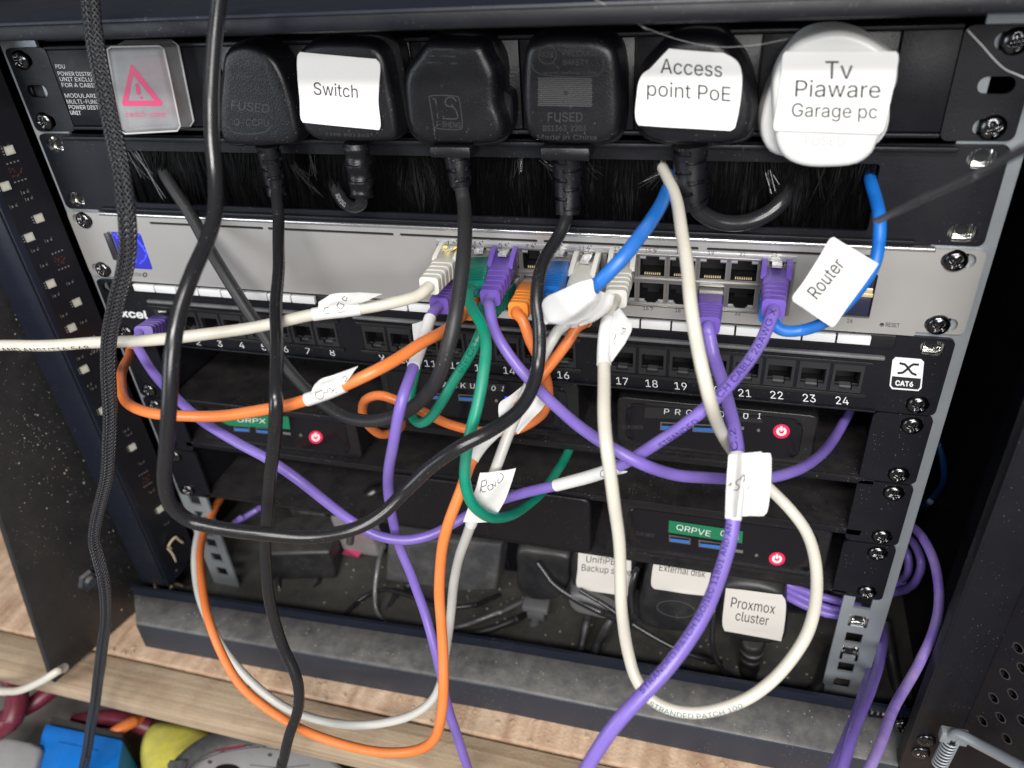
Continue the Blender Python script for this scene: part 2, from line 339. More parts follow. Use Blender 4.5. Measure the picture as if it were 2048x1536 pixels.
# ---------------------------------------------------------------- lettering laid on real surfaces
FONT = None
try:
    import os
    FONT = bpy.data.fonts.load(os.path.join(bpy.utils.system_resource('DATAFILES', path='fonts'), 'Inter.woff2'))   # Blender's own interface font
except Exception: FONT = None
def text_mesh(s, depth=0.0, bold=0.0, res=3):
    """outline of a line of text as flat triangles (non-zero winding, so self-touching glyph outlines fill correctly)"""
    cu = bpy.data.curves.new('t', 'FONT'); cu.body = s; cu.size = 1
    if FONT: cu.font = FONT
    ob = bpy.data.objects.new('t', cu); COL.objects.link(ob); c2 = ob.to_curve(bpy.context.evaluated_depsgraph_get()); loops = []
    for sp in c2.splines:
        b = sp.bezier_points; pts = []
        for i in range(len(b)):
            p, q = b[i], b[(i + 1) % len(b)]
            if (p.co - q.co).length < 1e-6: continue
            pts += [x.to_2d() for x in interpolate_bezier(p.co, p.handle_right, q.handle_left, q.co, res + 1)[:-1]]
        if len(pts) > 2: loops.append(pts)
    ob.to_curve_clear(); bpy.data.objects.remove(ob); bpy.data.curves.remove(cu)
    area_ = lambda l: sum(l[i].x * l[(i + 1) % len(l)].y - l[(i + 1) % len(l)].x * l[i].y for i in range(len(l)))
    if bold:
        sg = 1 if area_(max(loops, key=lambda l: abs(area_(l)))) > 0 else -1; new = []
        for l in loops:
            o = []
            for i, p in enumerate(l):
                t = l[(i + 1) % len(l)] - l[i - 1]; t = t.normalized() if t.length > 0 else Vector((1, 0)); o.append(p + Vector((t.y, -t.x)) * bold * sg)
            new.append(o)
        loops = new
    V = []; E = []
    for l in loops: k = len(V); V += l; E += [(k + i, k + (i + 1) % len(l)) for i in range(len(l))]
    r = delaunay_2d_cdt(V, E, [], 0, 1e-6); F = []; bx = [(min(p.x for p in l), max(p.x for p in l), l) for l in loops]
    for f in r[2]:
        c = sum((r[0][i] for i in f), Vector((0, 0))) / len(f); w_ = 0
        for x0, x1, l in bx:
            if not (x0 < c.x < x1): continue
            for i in range(len(l)):
                p, q = l[i], l[(i + 1) % len(l)]
                if (p.y <= c.y) != (q.y <= c.y):
                    cr = (q.x - p.x) * (c.y - p.y) - (c.x - p.x) * (q.y - p.y)
                    if q.y > p.y and cr > 0: w_ += 1
                    elif q.y <= p.y and cr < 0: w_ -= 1
        if w_: F.append(tuple(f))
    return [Vector((p.x, p.y, 0)) for p in r[0]], F
_h = text_mesh('H')[0]; CAPH = max(v.y for v in _h) - min(v.y for v in _h)
def bvh(objs):
    V = []; F = []
    for o in objs:
        k = len(V); V += GEO[o][0]; F += [tuple(i + k for i in f) for f in GEO[o][1]]
    return BVHTree.FromPolygons(V, F)
def on_surface(V2, F, tree, parent, m, off, name, depths=None):
    out = []; last = None
    for i, (px, py) in enumerate(V2):
        d = ray(px, py).normalized(); h = tree.ray_cast(CAM, d)
        if h[0] is None:
            p = CAM + d * (last[1] if last else 400); nn = last[0] if last else -d
        else:
            p = h[0]; nn = h[1] if h[1].dot(d) < 0 else -h[1]; last = (nn, h[3])
        out.append(p + nn * (off + (depths[i] if depths else 0)))
    return emit_mesh(name, out, F, m, parent, 0, keep=False)
def decal(parent, s, a, b, h, on, m=None, up=None, off=0.08, depth=0.0, bold=0.0, name='lettering'):
    """text from pixel a to pixel b along its baseline, cap height h pixels, laid on the meshes `on`"""
    V, F = text_mesh(s, depth, bold); x0 = min(v.x for v in V); x1 = max(v.x for v in V)
    a = Vector(a); b = Vector(b); e = b - a; u = Vector(up).normalized() if up else Vector((e.y, -e.x)).normalized()
    V2 = [a + e * ((v.x - x0) / (x1 - x0)) + u * (h * v.y / CAPH) for v in V]
    return on_surface(V2, F, bvh(on), parent, m or ink, off, name, [v.z for v in V] if depth else None)
def shape(parent, polys, on, m, off=0.08, name='mark'):
    V2 = []; F = []
    for p in polys: F.append(tuple(range(len(V2), len(V2) + len(p)))); V2 += p
    return on_surface(V2, F, bvh(on), parent, m, off, name)
def stroke(parent, lines, wpx, on, m=None, off=0.1, name='handwriting'):
    V2 = []; F = []
    for ln in lines:
        pts = [Vector((p[0], p[1])) for p in catmull([(x, y, 0) for x, y in ln], 6)]; k = len(V2)
        for i, p in enumerate(pts):
            t = pts[min(i + 1, len(pts) - 1)] - pts[max(i - 1, 0)]; t = t.normalized() if t.length > 0 else Vector((1, 0)); q = Vector((-t.y, t.x)) * wpx / 2; V2 += [p + q, p - q]
        F += [(k + 2 * i, k + 2 * i + 1, k + 2 * i + 3, k + 2 * i + 2) for i in range(len(pts) - 1)]
    return on_surface(V2, F, bvh(on), parent, m or ink, off, name)
def cable_text(c, s, a, b, h, m=None, phi=0.0, name='printing', flip=False):
    """printing that runs along a cable from near pixel a to near pixel b; h = cap height in mm; phi = degrees round the jacket"""
    V, F = text_mesh(s); x0 = min(v.x for v in V); x1 = max(v.x for v in V); s0 = c.near(*a); s1 = c.near(*b); out = []
    for v in V:
        p, t = c.at(s0 + (s1 - s0) * (v.x - x0) / (x1 - x0)); t = t if s1 > s0 else -t
        f = CAM - p; f = (f - t * f.dot(t)).normalized(); u = f.cross(t)
        ang = math.radians(phi) + (v.y / CAPH - 0.5) * h / c.r
        out.append(p + (f * math.cos(ang) + u * math.sin(ang)) * (c.r + 0.06))
    return emit_mesh(name, out, F, m or ink, c.root, 0, keep=False)
# ---------------------------------------------------------------- shapes
def circle(cx, cz, r, n=20, rx=None): return [(cx + (rx or r) * math.cos(2 * math.pi * i / n), cz + r * math.sin(2 * math.pi * i / n)) for i in range(n)]
def rrect(x0, x1, z0, z1, r, n=5):
    out = []
    for cx, cz, a in ((x1 - r, z1 - r, 0), (x0 + r, z1 - r, 90), (x0 + r, z0 + r, 180), (x1 - r, z0 + r, 270)):
        for i in range(n + 1): t = math.radians(a + 90 * i / n); out.append((cx + r * math.cos(t), cz + r * math.sin(t)))
    return out
def plate(outer, holes, y, th, mb=None, fmap=None):
    """flat plate in the x-z plane with real holes; front face at y, going back th"""
    cu = bpy.data.curves.new('p', 'CURVE'); cu.dimensions = '2D'; cu.fill_mode = 'BOTH'; cu.extrude = th / 2
    for poly in [outer] + holes:
        sp = cu.splines.new('POLY'); sp.points.add(len(poly) - 1); sp.use_cyclic_u = True
        for i, p in enumerate(poly): sp.points[i].co = (p[0], p[1], 0, 1)
    ob = bpy.data.objects.new('p', cu); me = bpy.data.meshes.new_from_object(ob)
    fm = fmap or (lambda a, b, c: Vector((a, y + th / 2 - c, b)))
    V = [fm(*v.co) for v in me.vertices]; F = [tuple(p.vertices) for p in me.polygons]
    bpy.data.objects.remove(ob); bpy.data.curves.remove(cu); bpy.data.meshes.remove(me)
    mb = mb or MB(); return mb.add(V, F)
def body(outline, levels, mb=None, close=True, N=72, smooth=True):
    """outline = closed list of (x, z); levels = (y, inset) from front to back; rounded solid"""
    pts = [Vector((p[0], p[1], 0)) for p in outline]
    if smooth: pts = catmull(pts, max(2, N // len(pts)), True)
    n = len(pts); nr = []
    ar = sum(pts[i].x * pts[(i + 1) % n].y - pts[(i + 1) % n].x * pts[i].y for i in range(n)); sg = 1 if ar > 0 else -1
    for i in range(n):
        t = (pts[(i + 1) % n] - pts[i - 1]).normalized(); nr.append(Vector((-t.y, t.x, 0)) * sg)
    V = []; F = []
    ctr = sum(pts, Vector()) / n; k0 = levels[0][1]
    levels = [(levels[0][0], None)] + list(levels)
    for y, ins in levels:
        for i in range(n):
            dv = ctr - pts[i]; ul = dv.length
            q = pts[i] + dv * (min((k0 + .14 * ul) if ins is None else ins, ul * .9) / ul) if (ins is None or ins > 0) else pts[i] + nr[i] * ins; V.append(Vector((q.x, y, q.y)))
    levels = list(levels); m_ = len(levels)
    for j in range(m_ - 1):
        for i in range(n): F.append((j * n + i, j * n + (i + 1) % n, (j + 1) * n + (i + 1) % n, (j + 1) * n + i))
    c = sum(pts, Vector()) / n; c = Vector((c.x, levels[0][0], c.y)); V.append(c)
    for i in range(n): F.append((len(V) - 1, (i + 1) % n, i))
    F.append(tuple((m_ - 1) * n + i for i in range(n)))
    mb = mb or MB(); return mb.add(V, F)
def px_outline(pts, y): return [(q.x, q.z) for q in (P(a, b, y) for a, b in pts)]
def round_levels(yf, yb, r, taper=0.0, n=5):
    lv = [(yf + r * (1 - math.cos(math.pi / 2 * i / n)) , r * (1 - math.sin(math.pi / 2 * i / n))) for i in range(n + 1)]
    return lv + [(yb, -taper)]
def screw_mesh():
    V = []; F = []; nr = 11; na = 40; R = 5.0
    for j in range(nr + 1):
        r = R * j / nr
        for i in range(na):
            a = 2 * math.pi * i / na; x = r * math.cos(a); z = r * math.sin(a)
            h = 2.9 * math.sqrt(max(0, 1 - (r / R) ** 2 * 0.93))
            c = min(abs(x), abs(z)); k = max(0, 1 - max(0, c - 0.55) / 0.35) * max(0, 1 - max(0, r - 2.4) / 0.5); h -= 1.5 * min(1, k)
            V.append((x, -h, z))
    for j in range(nr):
        for i in range(na): F.append((j * na + i, (j + 1) * na + i, (j + 1) * na + (i + 1) % na, j * na + (i + 1) % na))
    k = len(V)
    for i in range(na): V.append((R * math.cos(2 * math.pi * i / na), 0.6, R * math.sin(2 * math.pi * i / na)))
    for i in range(na): F.append((nr * na + i, k + i, k + (i + 1) % na, nr * na + (i + 1) % na))
    return V, F
SCREW = None
def screw(parent, x, y, z, ang=0.0):
    global SCREW
    if SCREW is None:
        V, F = screw_mesh(); me = bpy.data.meshes.new('screw'); me.from_pydata([Vector(v) * 0.001 for v in V], [], F); me.update()
        for p in me.polygons: p.use_smooth = True
        me.materials.append(screwm); SCREW = me
    o = bpy.data.objects.new('screw', SCREW); COL.objects.link(o); o.parent = parent
    o.location = (Vector((x, y, z)) - ORG[parent]) * 0.001; o.rotation_euler = (0, ang, 0); return o
def U_hole(k, b): return -(k * 44.45 + (6.35 if b == 0 else 38.1))
# ================================================================ the setting: bench, plank, cabinet
V3 = Vector
bench = MB().box(-1500, 1500, -1200, 700, -560, -540).build('bench_top', mat('stained_bench', (0.16, 0.14, 0.125), 0.8, bump=0.5, bscale=60, var=0.35, vscale=9, dust=0.5, dustcol=(0.30, 0.28, 0.26)))
tag(bench, None, None, kind='structure')
backwall = MB().box(-1500, 1500, 560, 580, -540, 900).build('garage_wall', mat('dark_garage_wall', (0.05, 0.05, 0.05), 0.9))
tag(backwall, None, None, kind='structure')
# plank the cabinet stands on
pl = MB()
zt = -412
def plank_edge(y, z):   # front edge rises slightly out of square as in the photo
    return y
pl.box(-700, 500, -75.5, 340, -440, zt, 1.2)
plk = pl.build('wooden_plank', wood); tag(plk, 'pale sawn wooden plank under the black cabinet', 'plank')
p2 = MB().box(-690, 490, -107, -77.5, -432, -413.5, 1.5).build('wooden_batten', wood2)
tag(p2, 'pale planed wooden batten fixed along the front of the plank below the cabinet', 'batten')
# cabinet
cab = thing('server_cabinet', 'black steel wall cabinet with open doors holding the rack of network gear', 'cabinet', (0, 100, -411))
# top: roof sheet and front lip
MB().box(-300, 300, -54, 420, 11.5, 18.8, 2.0).build('top_panel', slate, cab)
MB().box(-300, 300, -55.5, -49, 11.0, 17.2, 1.2).build('top_lip', powder, cab)
MB().box(-262, 262, 4, 30, 1.2, 10.5, .6).build('front_beam', powder, cab)
# bottom sill
s = MB()
A = [PZ(268, 1190, -385), PZ(1000, 1300, -385), PZ(1845, 1446, -385)]
B = [PZ(272, 1243, -385), PZ(1000, 1371, -385), PZ(1800, 1529, -385)]
C_ = [p + V3((0, -2, -26)) for p in B]
def strip(mb, rows, round_=0):
    n = len(rows[0]); base = len(mb.V); mb.V += [V3(p) for r in rows for p in r]
    for j in range(len(rows) - 1):
        for i in range(n - 1): mb.F.append((base + j * n + i, base + j * n + i + 1, base + (j + 1) * n + i + 1, base + (j + 1) * n + i))
def bevrow(a, b, f): return [p.lerp(q, f) for p, q in zip(a, b)]
up = [p + V3((0, 4.0, 0)) for p in A]; 
rows = [[p + V3((0, 6, -26)) for p in A], [p + V3((0, 3, -9)) for p in A], [p + V3((0, 1.5, -1)) for p in A], A, bevrow(A, B, .95), [p + V3((0, -.6, -1.2)) for p in B], [p + V3((0, -1.2, -3)) for p in B], C_]
strip(s, rows)
ends = [rows[k][0] for k in range(len(rows))]; s.add(ends, [tuple(range(len(ends)))])
ends = [rows[k][-1] for k in range(len(rows))]; s.add(ends, [tuple(range(len(ends)))])
sill = s.build('bottom_sill', dusty, cab, 40)
fl = MB(); k0 = [p + V3((0, .5, 0)) for p in A]; k1 = [p + V3((0, .5, 8)) for p in A]; k2 = [p + V3((0, 3.0, 8)) for p in A]; k3 = [p + V3((0, 3.0, -20)) for p in A]
strip(fl, [k3, k2, k1, k0]); fl.build('sill_flange', slate, cab, 30)
MB().box(-285, 285, -24, 420, -414, -409).build('base_plate', mat('dusty_base_paint', (0.036, 0.036, 0.035), 0.62, bump=0.3, bscale=300, var=0.6, vscale=14, topdust=.45, dustcol=(.12, .115, .10), speck=.7), cab)
MB().box(-283, -280, -20, 420, -409, 9).build('side_panel', mat('black_inner_paint', (0.008, 0.008, 0.011), 0.5, speck=0.3, spec=.3), cab)
MB().box(284, 287, -20, 420, -409, 9).build('side_panel', MATS['black_inner_paint'], cab)
MB().box(-283, 287, 420, 423, -409, 18).build('rear_panel', MATS['black_inner_paint'], cab)
# left front post: flat slate face and inner return carrying the light strip
MB().box(-283, -258.5, -30, -27, -384, 9, .8).box(-258.5, -256.5, -30, -6, -384, 9, .5).build('front_post', slate, cab)
# right front post
rp = MB().box(258, 281, -57, -54, -412, 8, 1.2).box(257.5, 259.5, -57, -48, -384, 8, .5).box(279, 284, -54, 20, -412, 8, .5)
rp.build('front_post', powder, cab)
for px, py in ((1853, 1483), (1842, 1507)):
    p = P(px, py, -58); o = screw(cab, p.x, p.y + 0.6, p.z, random.random()); o.name = 'post_screw'; o.scale = (.95, .7, .95)
p = P(1805, 1452, -40); o = screw(cab, p.x, p.y, p.z, .3); o.name = 'post_screw'
# rails with square cage-nut holes
for sgn in (-1, 1):
    holes = []
    for k in range(9):
        for b in (6.35, 22.225, 38.1):
            zc = -(k * 44.45 + b); cx = sgn * 232.55
            holes.append(rrect(cx - 4.8, cx + 4.8, zc - 4.8, zc + 4.8, .6, 2))
    x0, x1 = sorted((sgn * 221.5, sgn * (247 if sgn > 0 else 245)))
    rail = plate(rrect(x0, x1, -409, 3, .5, 1), holes, .6, 1.8)
    xs = sgn * (247 if sgn > 0 else 245)
    rail.box(min(xs, xs - sgn * 1.8), max(xs, xs - sgn * 1.8), 2.4, 24, -409, 3)
    
    r_ = rail.build('mounting_rail', zinc, cab, 30)
# cage nuts seen in the open holes of the brush panel, patch panel and right rail
def cage_nut(x, z):
    mb = MB(); mb.box(x - 5.6, x + 5.6, 3.2, 6.5, z - 5.6, z + 5.6, 1.0)
    mb.box(x - 5.4, x - 3.6, -.2, 3.5, z - 4.4, z + 4.4, .5); mb.box(x + 3.6, x + 5.4, -.2, 3.5, z - 4.4, z + 4.4, .5)
    mb.box(x - 5.0, x + 5.0, 1.2, 3.6, z - 5.0, z - 3.2, .4)
    n = mb.build('cage_nut', chrome, cab); V = []
    MB().cyl((x, 3.05, z), (x, 6.9, z), 2.7, n=20).build('nut_thread', dark, n)
for x, z in ((-232.5, U_hole(1, 0)), (-232.5, U_hole(1, 1)), (232.5, U_hole(1, 0)), (232.5, U_hole(1, 1)), (232.5, U_hole(3, 0)), (232.5, U_hole(7, 0) - 15.9), (232.5, U_hole(7, 1) - 15.9)): cage_nut(x, z)
# left door, swung open, dusty inside
a = V3((-306, -110, -410)); b_ = V3((-292, -48, -410)); c1 = PX(0, 1030, -300); up_ = (c1 - a).normalized()
topA = a + up_ * 440; b2 = V3((-286, -20, -410)); topB = b2 + up_ * 440
nrm = (b2 - a).cross(up_).normalized(); nrm = -nrm if nrm.x > 0 else nrm
d = MB(); th = 7.0
q = [a, b2, topB, topA]; q2 = [p + nrm * th for p in q]
bmv = bmesh.new(); vs = [bmv.verts.new(p) for p in q + q2]
for f in ((0, 1, 2, 3), (7, 6, 5, 4), (0, 4, 5, 1), (1, 5, 6, 2), (2, 6, 7, 3), (3, 7, 4, 0)): bmv.faces.new([vs[i] for i in f])
bmesh.ops.recalc_face_normals(bmv, faces=list(bmv.faces)); bmesh.ops.bevel(bmv, geom=list(bmv.edges), offset=1.2, segments=2, affect='EDGES', profile=.5)
door = d.bm(bmv).build('left_door', doormat_, cab)
shape(door, [[(130 + 6 * math.cos(t * .63) + 2 * math.sin(t * .63), 1338 - 8 * math.sin(t * .63)) for t in range(10)]], [door], mat('worn_hole', (0.35, 0.30, 0.24), .8), .1, 'rivet_hole')
sd_ = random.Random(9); dots = []
for cx_, cy_, sx_, sy_, n_ in ((60, 865, 45, 40, 90), (90, 960, 60, 50, 50), (150, 1020, 60, 60, 40), (60, 700, 50, 90, 30), (200, 1200, 50, 50, 12)):
    for _ in range(n_):
        x_, y_ = sd_.gauss(cx_, sx_), sd_.gauss(cy_, sy_); r_ = sd_.uniform(.5, 1.2) * (2.2 if sd_.random() < .12 else 1)
        if bvh([door]).ray_cast(CAM, ray(x_, y_).normalized())[0] is None: continue
        dots.append([(x_ + r_ * math.cos(k_ * 1.05) * sd_.uniform(.6, 1.2), y_ + r_ * math.sin(k_ * 1.05) * sd_.uniform(.6, 1.2)) for k_ in range(6)])
dd_ = shape(door, dots, [door], mat('grit', (.34, .32, .28), .8), .15, 'grit_specks'); dd_['kind'] = 'stuff'
hit = bvh([door]).ray_cast(CAM, ray(175, 1160).normalized())[0]
if hit:
    nn = -nrm; mb = MB().cyl(hit, hit + nn * 3, 8, 7, 6).cyl(hit + nn * 3, hit + nn * 6, 4.5, 3.5, 16); mb.build('hinge_nut', dusty, door)
# right door, swung open, perforated
h0 = V3((283, -58, 0)); hd = V3((0.62, -0.785, 0)).normalized()
def dmap(a_, b__, c): return h0 + hd * a_ + V3((0, 0, b__)) + V3((-hd.y, hd.x, 0)) * (-c)
dh = []
for px, py in ((2039, 1295), (2012, 1347), (2028, 1387), (1990, 1395), (2004, 1434), (1968, 1441), (2016, 1476), (1985, 1500), (2047, 1335), (2047, 1440)):
    dr = ray(px, py); nrm2 = V3((-hd.y, hd.x, 0)); tt = (h0 - CAM).dot(nrm2) / dr.dot(nrm2); p = CAM + dr * tt; u = (p - h0).dot(hd)
    if 3 < u < 240: dh.append(circle(u, p.z, 2.3, 14))
pd = plate(rrect(-5, 260, -408, 5, 2, 2), dh, 0, 1.6, fmap=dmap); rd = pd.build('right_door', powder, cab, 30)
rim = MB()
for ci in dh:
    n_ = len(ci); cu_ = sum(p[0] for p in ci) / n_; cz_ = sum(p[1] for p in ci) / n_; k_ = len(rim.V)
    for q_, o_ in ((1.0, .95), (1.3, .86)): rim.V += [dmap(cu_ + (p[0] - cu_) * q_, cz_ + (p[1] - cz_) * q_, o_) for p in ci]
    rim.V += [dmap(p[0], p[1], -.9) for p in ci]
    for i_ in range(n_):
        j_ = (i_ + 1) % n_; rim.F += [(k_ + i_, k_ + j_, k_ + n_ + j_, k_ + n_ + i_), (k_ + i_, k_ + j_, k_ + 2 * n_ + j_, k_ + 2 * n_ + i_)]
rim.build('hole_rims', mat('bare_punched_edge', (.06, .057, .054), .4, metal=.3), rd, 30)  # rim colour stands for light on the bare punched edges
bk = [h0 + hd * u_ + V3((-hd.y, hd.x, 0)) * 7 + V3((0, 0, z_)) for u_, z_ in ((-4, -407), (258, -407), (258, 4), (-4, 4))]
MB().quad(*bk).build('backing', dark, rd, 0)  # added dark sheet that stands for shade behind the door holes
# latch rod with spring on the right door
lt = thing('door_latch', 'bright zinc spring latch with an angled rod on the right cabinet door', 'latch', P(1890, 1510, -75))
tube(catmull([P(1905, 1472, -72), P(1915, 1468, -73), P(1960, 1490, -80), P(2040, 1532, -95), P(2090, 1560, -105)], 8), 2.7, 16, 'rod', zinc, lt)
sp_ = []
A0 = P(1903, 1480, -70); B0 = P(1878, 1530, -70); ax = (B0 - A0); un_ = ax.normalized(); e1 = un_.cross(V3((0, 1, 0))).normalized(); e2 = un_.cross(e1)
for i in range(0, 161):
    a_ = i / 160 * 2 * math.pi * 9; sp_.append(A0 + ax * (i / 160) + e1 * math.cos(a_) * 3.6 + e2 * math.sin(a_) * 3.6)
tube(sp_, .55, 8, 'spring', zinc, lt)
MB().cyl(A0 - un_ * 3, B0, 2.4).build('pin', screwm, lt)
MB().box(A0.x - 6, A0.x + 7, A0.y - 2, A0.y + 3, A0.z - 1, A0.z + 7, .6).build('bracket', zinc, lt)
# light strip on the left post
ls = thing('light_strip', 'black circuit strip of unlit square lamps on the left cabinet post', 'light strip', (-252, -15, -384))
b1 = MB(); b1.add([V3((-258.2, -30.8, -375)), V3((-248.5, -2, -375)), V3((-248.5, -2, 8)), V3((-258.2, -30.8, 8)), V3((-259.4, -30.2, -375)), V3((-249.5, -1, -375)), V3((-249.5, -1, 8)), V3((-259.4, -30.2, 8))], [(0, 1, 2, 3), (7, 6, 5, 4), (0, 4, 5, 1), (1, 5, 6, 2), (2, 6, 7, 3), (3, 7, 4, 0)])
strip_ = b1.build('circuit_board', pcb, ls, 0)
tr = bvh([strip_]); ex = V3((9.7, 28.8, 0)).normalized(); ez = V3((0, 0, 1)); en = V3((28.8, -9.7, 0)).normalized()
def on_strip(px, py):
    h = tr.ray_cast(CAM, ray(px, py).normalized()); return h[0]
def slab(mb, c, w, h, t, lift=0):
    V = [c + ex * (sx * w / 2) + ez * (sz * h / 2) + en * (lift + k * t) for k in (0, 1) for sx, sz in ((-1, -1), (1, -1), (1, 1), (-1, 1))]
    mb.add(V, [(4, 5, 6, 7), (0, 1, 5, 4), (1, 2, 6, 5), (2, 3, 7, 6), (3, 0, 4, 7)])
for px, py in ((58, 474), (101, 567), (143, 655), (168, 738), (77, 436), (153, 604), (264, 894), (319, 1018), (10, 372), (205, 820), (18, 300)):
    c = on_strip(px, py)
    if not c: continue
    k = MB(); slab(k, c, 4.6, 4.6, 1.3); lo = k.build('lamp', led_white, ls, 30)
    k = MB(); slab(k, c, 3.2, 3.2, .15, 1.32); k.build('lens', mat('lamp_lens', (0.5, 0.5, 0.42), .25), lo, 0)
    k = MB()
    for q_ in (-1.6, 0, 1.6): slab(k, c + ex * -3.4 + ez * q_, .7, .6, .3)
    k.build('solder_joint', solder, ls, 0)
for px, py in ((33, 343), (121, 520), (291, 958), (185, 690)):
    c = on_strip(px, py)
    if not c: continue
    k = MB()
    for sgn in (-1, 1):
        for q_ in (-3, -1, 1, 3): slab(k, c + ez * (5.2 * sgn) + ex * q_, .8, .8, .25)
    k.build('solder_pads', solder, ls, 0); k = MB()
    for _ in range(14): slab(k, c + ez * random.uniform(-2.6, 2.6) + ex * random.uniform(-3.5, 3.5), .9, .9, .2)
    k.build('copper_pad', chipred, ls, 0)
for px, py in ((10, 293), (50, 384), (58, 397), (97, 480), (140, 565), (167, 643), (252, 860), (258, 868), (190, 700), (283, 925), (303, 982), (333, 1046), (27, 412), (70, 500), (88, 530), (112, 590), (128, 630), (160, 715), (177, 770), (187, 775)):
    c = on_strip(px, py)
    if not c: continue
    k = MB(); slab(k, c, 2.6, 1.4, .8); part_ = k.build('resistor', pcb, ls, 30)
    k = MB(); slab(k, c - ex * 1.0, .6, 1.3, .2, .82); slab(k, c + ex * 1.0, .5, 1.0, .2, .82)
    slab(k, c - ex * 2.0, .2, 2.2, .06); slab(k, c + ex * 2.0, .2, 2.2, .06); k.build('solder_joint', solder, part_, 0)
# short piece of the same strip at the bottom right
l2 = thing('light_strip', 'short end of a circuit strip lying on the sill at the bottom right', 'light strip', PZ(1800, 1440, -384))
c0 = PZ(1738, 1420, -383); c1_ = PZ(1826, 1412, -383)
tq = [PZ(1738, 1432, -383), PZ(1826, 1440, -383), PZ(1828, 1406, -383), PZ(1740, 1408, -383)]
b4 = MB().add(tq + [p - V3((0, 0, 1)) for p in tq], [(0, 1, 2, 3), (0, 4, 5, 1), (1, 5, 6, 2), (2, 6, 7, 3), (3, 7, 4, 0)]).build('circuit_board', pcb, l2, 0)
tb = bvh([b4])
def flatrect(px, py, w_, h_): return [(px - w_, py - h_), (px + w_, py - h_), (px + w_ - 2, py + h_), (px - w_ - 2, py + h_)]
shape(l2, [flatrect(1771, 1424, 5, 8)], [b4], led_white, .4, 'lamp')
shape(l2, [flatrect(x, y, 2, 3) for x, y in ((1745, 1426), (1757, 1428), (1752, 1420), (1798, 1424), (1803, 1432), (1810, 1414), (1814, 1422), (1812, 1432))], [b4], solder, .2, 'solder_joint')
# ================================================================ power strip at the top of the rack
EAR = lambda sgn, z0, z1, r=3: rrect(*sorted((sgn * 214.5, sgn * 241.3)), z0, z1, r, 4)
def slot(cx, cz, w_, h_): return rrect(cx - w_ / 2, cx + w_ / 2, cz - h_ / 2, cz + h_ / 2, h_ / 2 - .05, 6)
pdu = thing('power_strip', 'black rack power strip of six sockets at the top of the rack', 'power strip', (0, 20, -42))
MB().box(-214, 214, 1.0, 40, -42, -.5, .6).build('housing', powder, pdu)
m_ = MB().box(-214, 214, -3.4, 1, -1.6, .2, .5).box(-214, 214, -3.4, 1, -42.2, -40.4, .5); m_.build('edge_lip', powder, pdu)
tp = MB().box(-213.5, -176, -2.2, 1.2, -40, -1.9, .3).build('text_plate', powder, pdu)
MB().box(-175.4, -112.6, -2.2, 1.2, -40, -1.9, .3).build('switch_plate', powder, pdu)
ed = [-112, -61.3, -10.5, 40.5, 91.2, 142, 193]
for i in range(6): MB().box(ed[i] + .35, ed[i + 1] - .35, -2.4, 1.2, -40, -1.9, .35).build('socket_module', plastic, pdu)
MB().box(193.4, 214, -2.2, 1.2, -40, -1.9, .3).build('end_plate', powder, pdu)
for sgn in (-1, 1):
    hs = [slot(sgn * 231.5, U_hole(0, 0), 12, 6.5), slot(sgn * 230, -22.2, 13, 6.5), slot(sgn * 231.5, U_hole(0, 1), 12, 6.5)]
    plate(EAR(sgn, -43.6, -.6), hs, -1.6, 2.0).build('mounting_ear', powder, pdu, 30)
for sgn in (-1, 1):
    for b in (0, 1): screw(pdu, sgn * 232.5, -1.7, U_hole(0, b), random.random() * 1.5)
LINES = ((112, 133, 131, 133, 'PDU'), (117, 147, 222, 149, 'POWER DISTRIBUTION'), (121, 158, 224, 160, 'UNIT EXCLUSIVELY'), (125, 170, 210, 171, 'FOR A CABINET'), (131, 191, 215, 192, 'MODULARIZED'), (135, 203, 236, 204, 'MULTI-FUNCTIONAL'), (139, 214, 246, 216, 'POWER DISTRIBUTION'), (142, 225, 163, 226, 'UNIT'))
for i, (x0, y0, x1, y1, s_) in enumerate(LINES): decal(pdu, s_, (x0, y0 + 4), (x1, y1 + 4), 8.5, [tp], white_print if i else white_print, up=(-.30, -1))
# frosted switch cover
sc = MB(); fo = [(-153.6, 1.2), (-122.2, 1.4), (-119.5, -1), (-121.3, -36.2), (-124, -38.8), (-160.3, -39.3), (-162.5, -37), (-156.2, -1)]
fo = rrect(-160.5, -124.5, -38.6, .6, 2.6, 4)
fo = px_outline([(214, 99), (222, 94), (318, 92), (327, 98), (360, 252), (354, 262), (250, 268), (241, 262)], -13.0)
cov = body(fo, [(-13.0, 2.2), (-12.6, 1.0), (-11.6, .25), (-9, 0), (-2.6, -1.2)], smooth=False)
cover = cov.build('switch_cover', frost, pdu, 50)
tube([V3((p[0], -12.6, p[1])) for p in fo + fo[:1]], .55, 8, 'cover_edge', frost_gloss, cover, wob=False); tube([V3((p[0] + 1.2 * (1 if p[0] > -145 else -1), -3.2, p[1])) for p in fo + fo[:1]], .6, 8, 'cover_edge', frost_gloss, cover, wob=False)
MB().box(-157, -139, -6.5, -2.4, -33, -5, 1).build('rocker_switch', crimson2, pdu)
def warn(par, c, sx, sy, tgt, skew=.0):
    pass
tri_o = [(263, 132), (326, 205), (322, 212), (247, 211), (244, 204)]; tri_i = [(266, 149), (308, 200), (257, 200)]
V2 = [(262, 128), (268, 132), (326, 206), (323, 212), (248, 212), (244, 206)]
I2 = [(266, 150), (266, 150), (309, 201), (309, 201), (257, 201), (257, 201)]
shape(cover, [[V2[i], V2[(i + 1) % 6], I2[(i + 1) % 6], I2[i]] for i in range(6)], [cover], crimson, .1, 'warning_triangle')
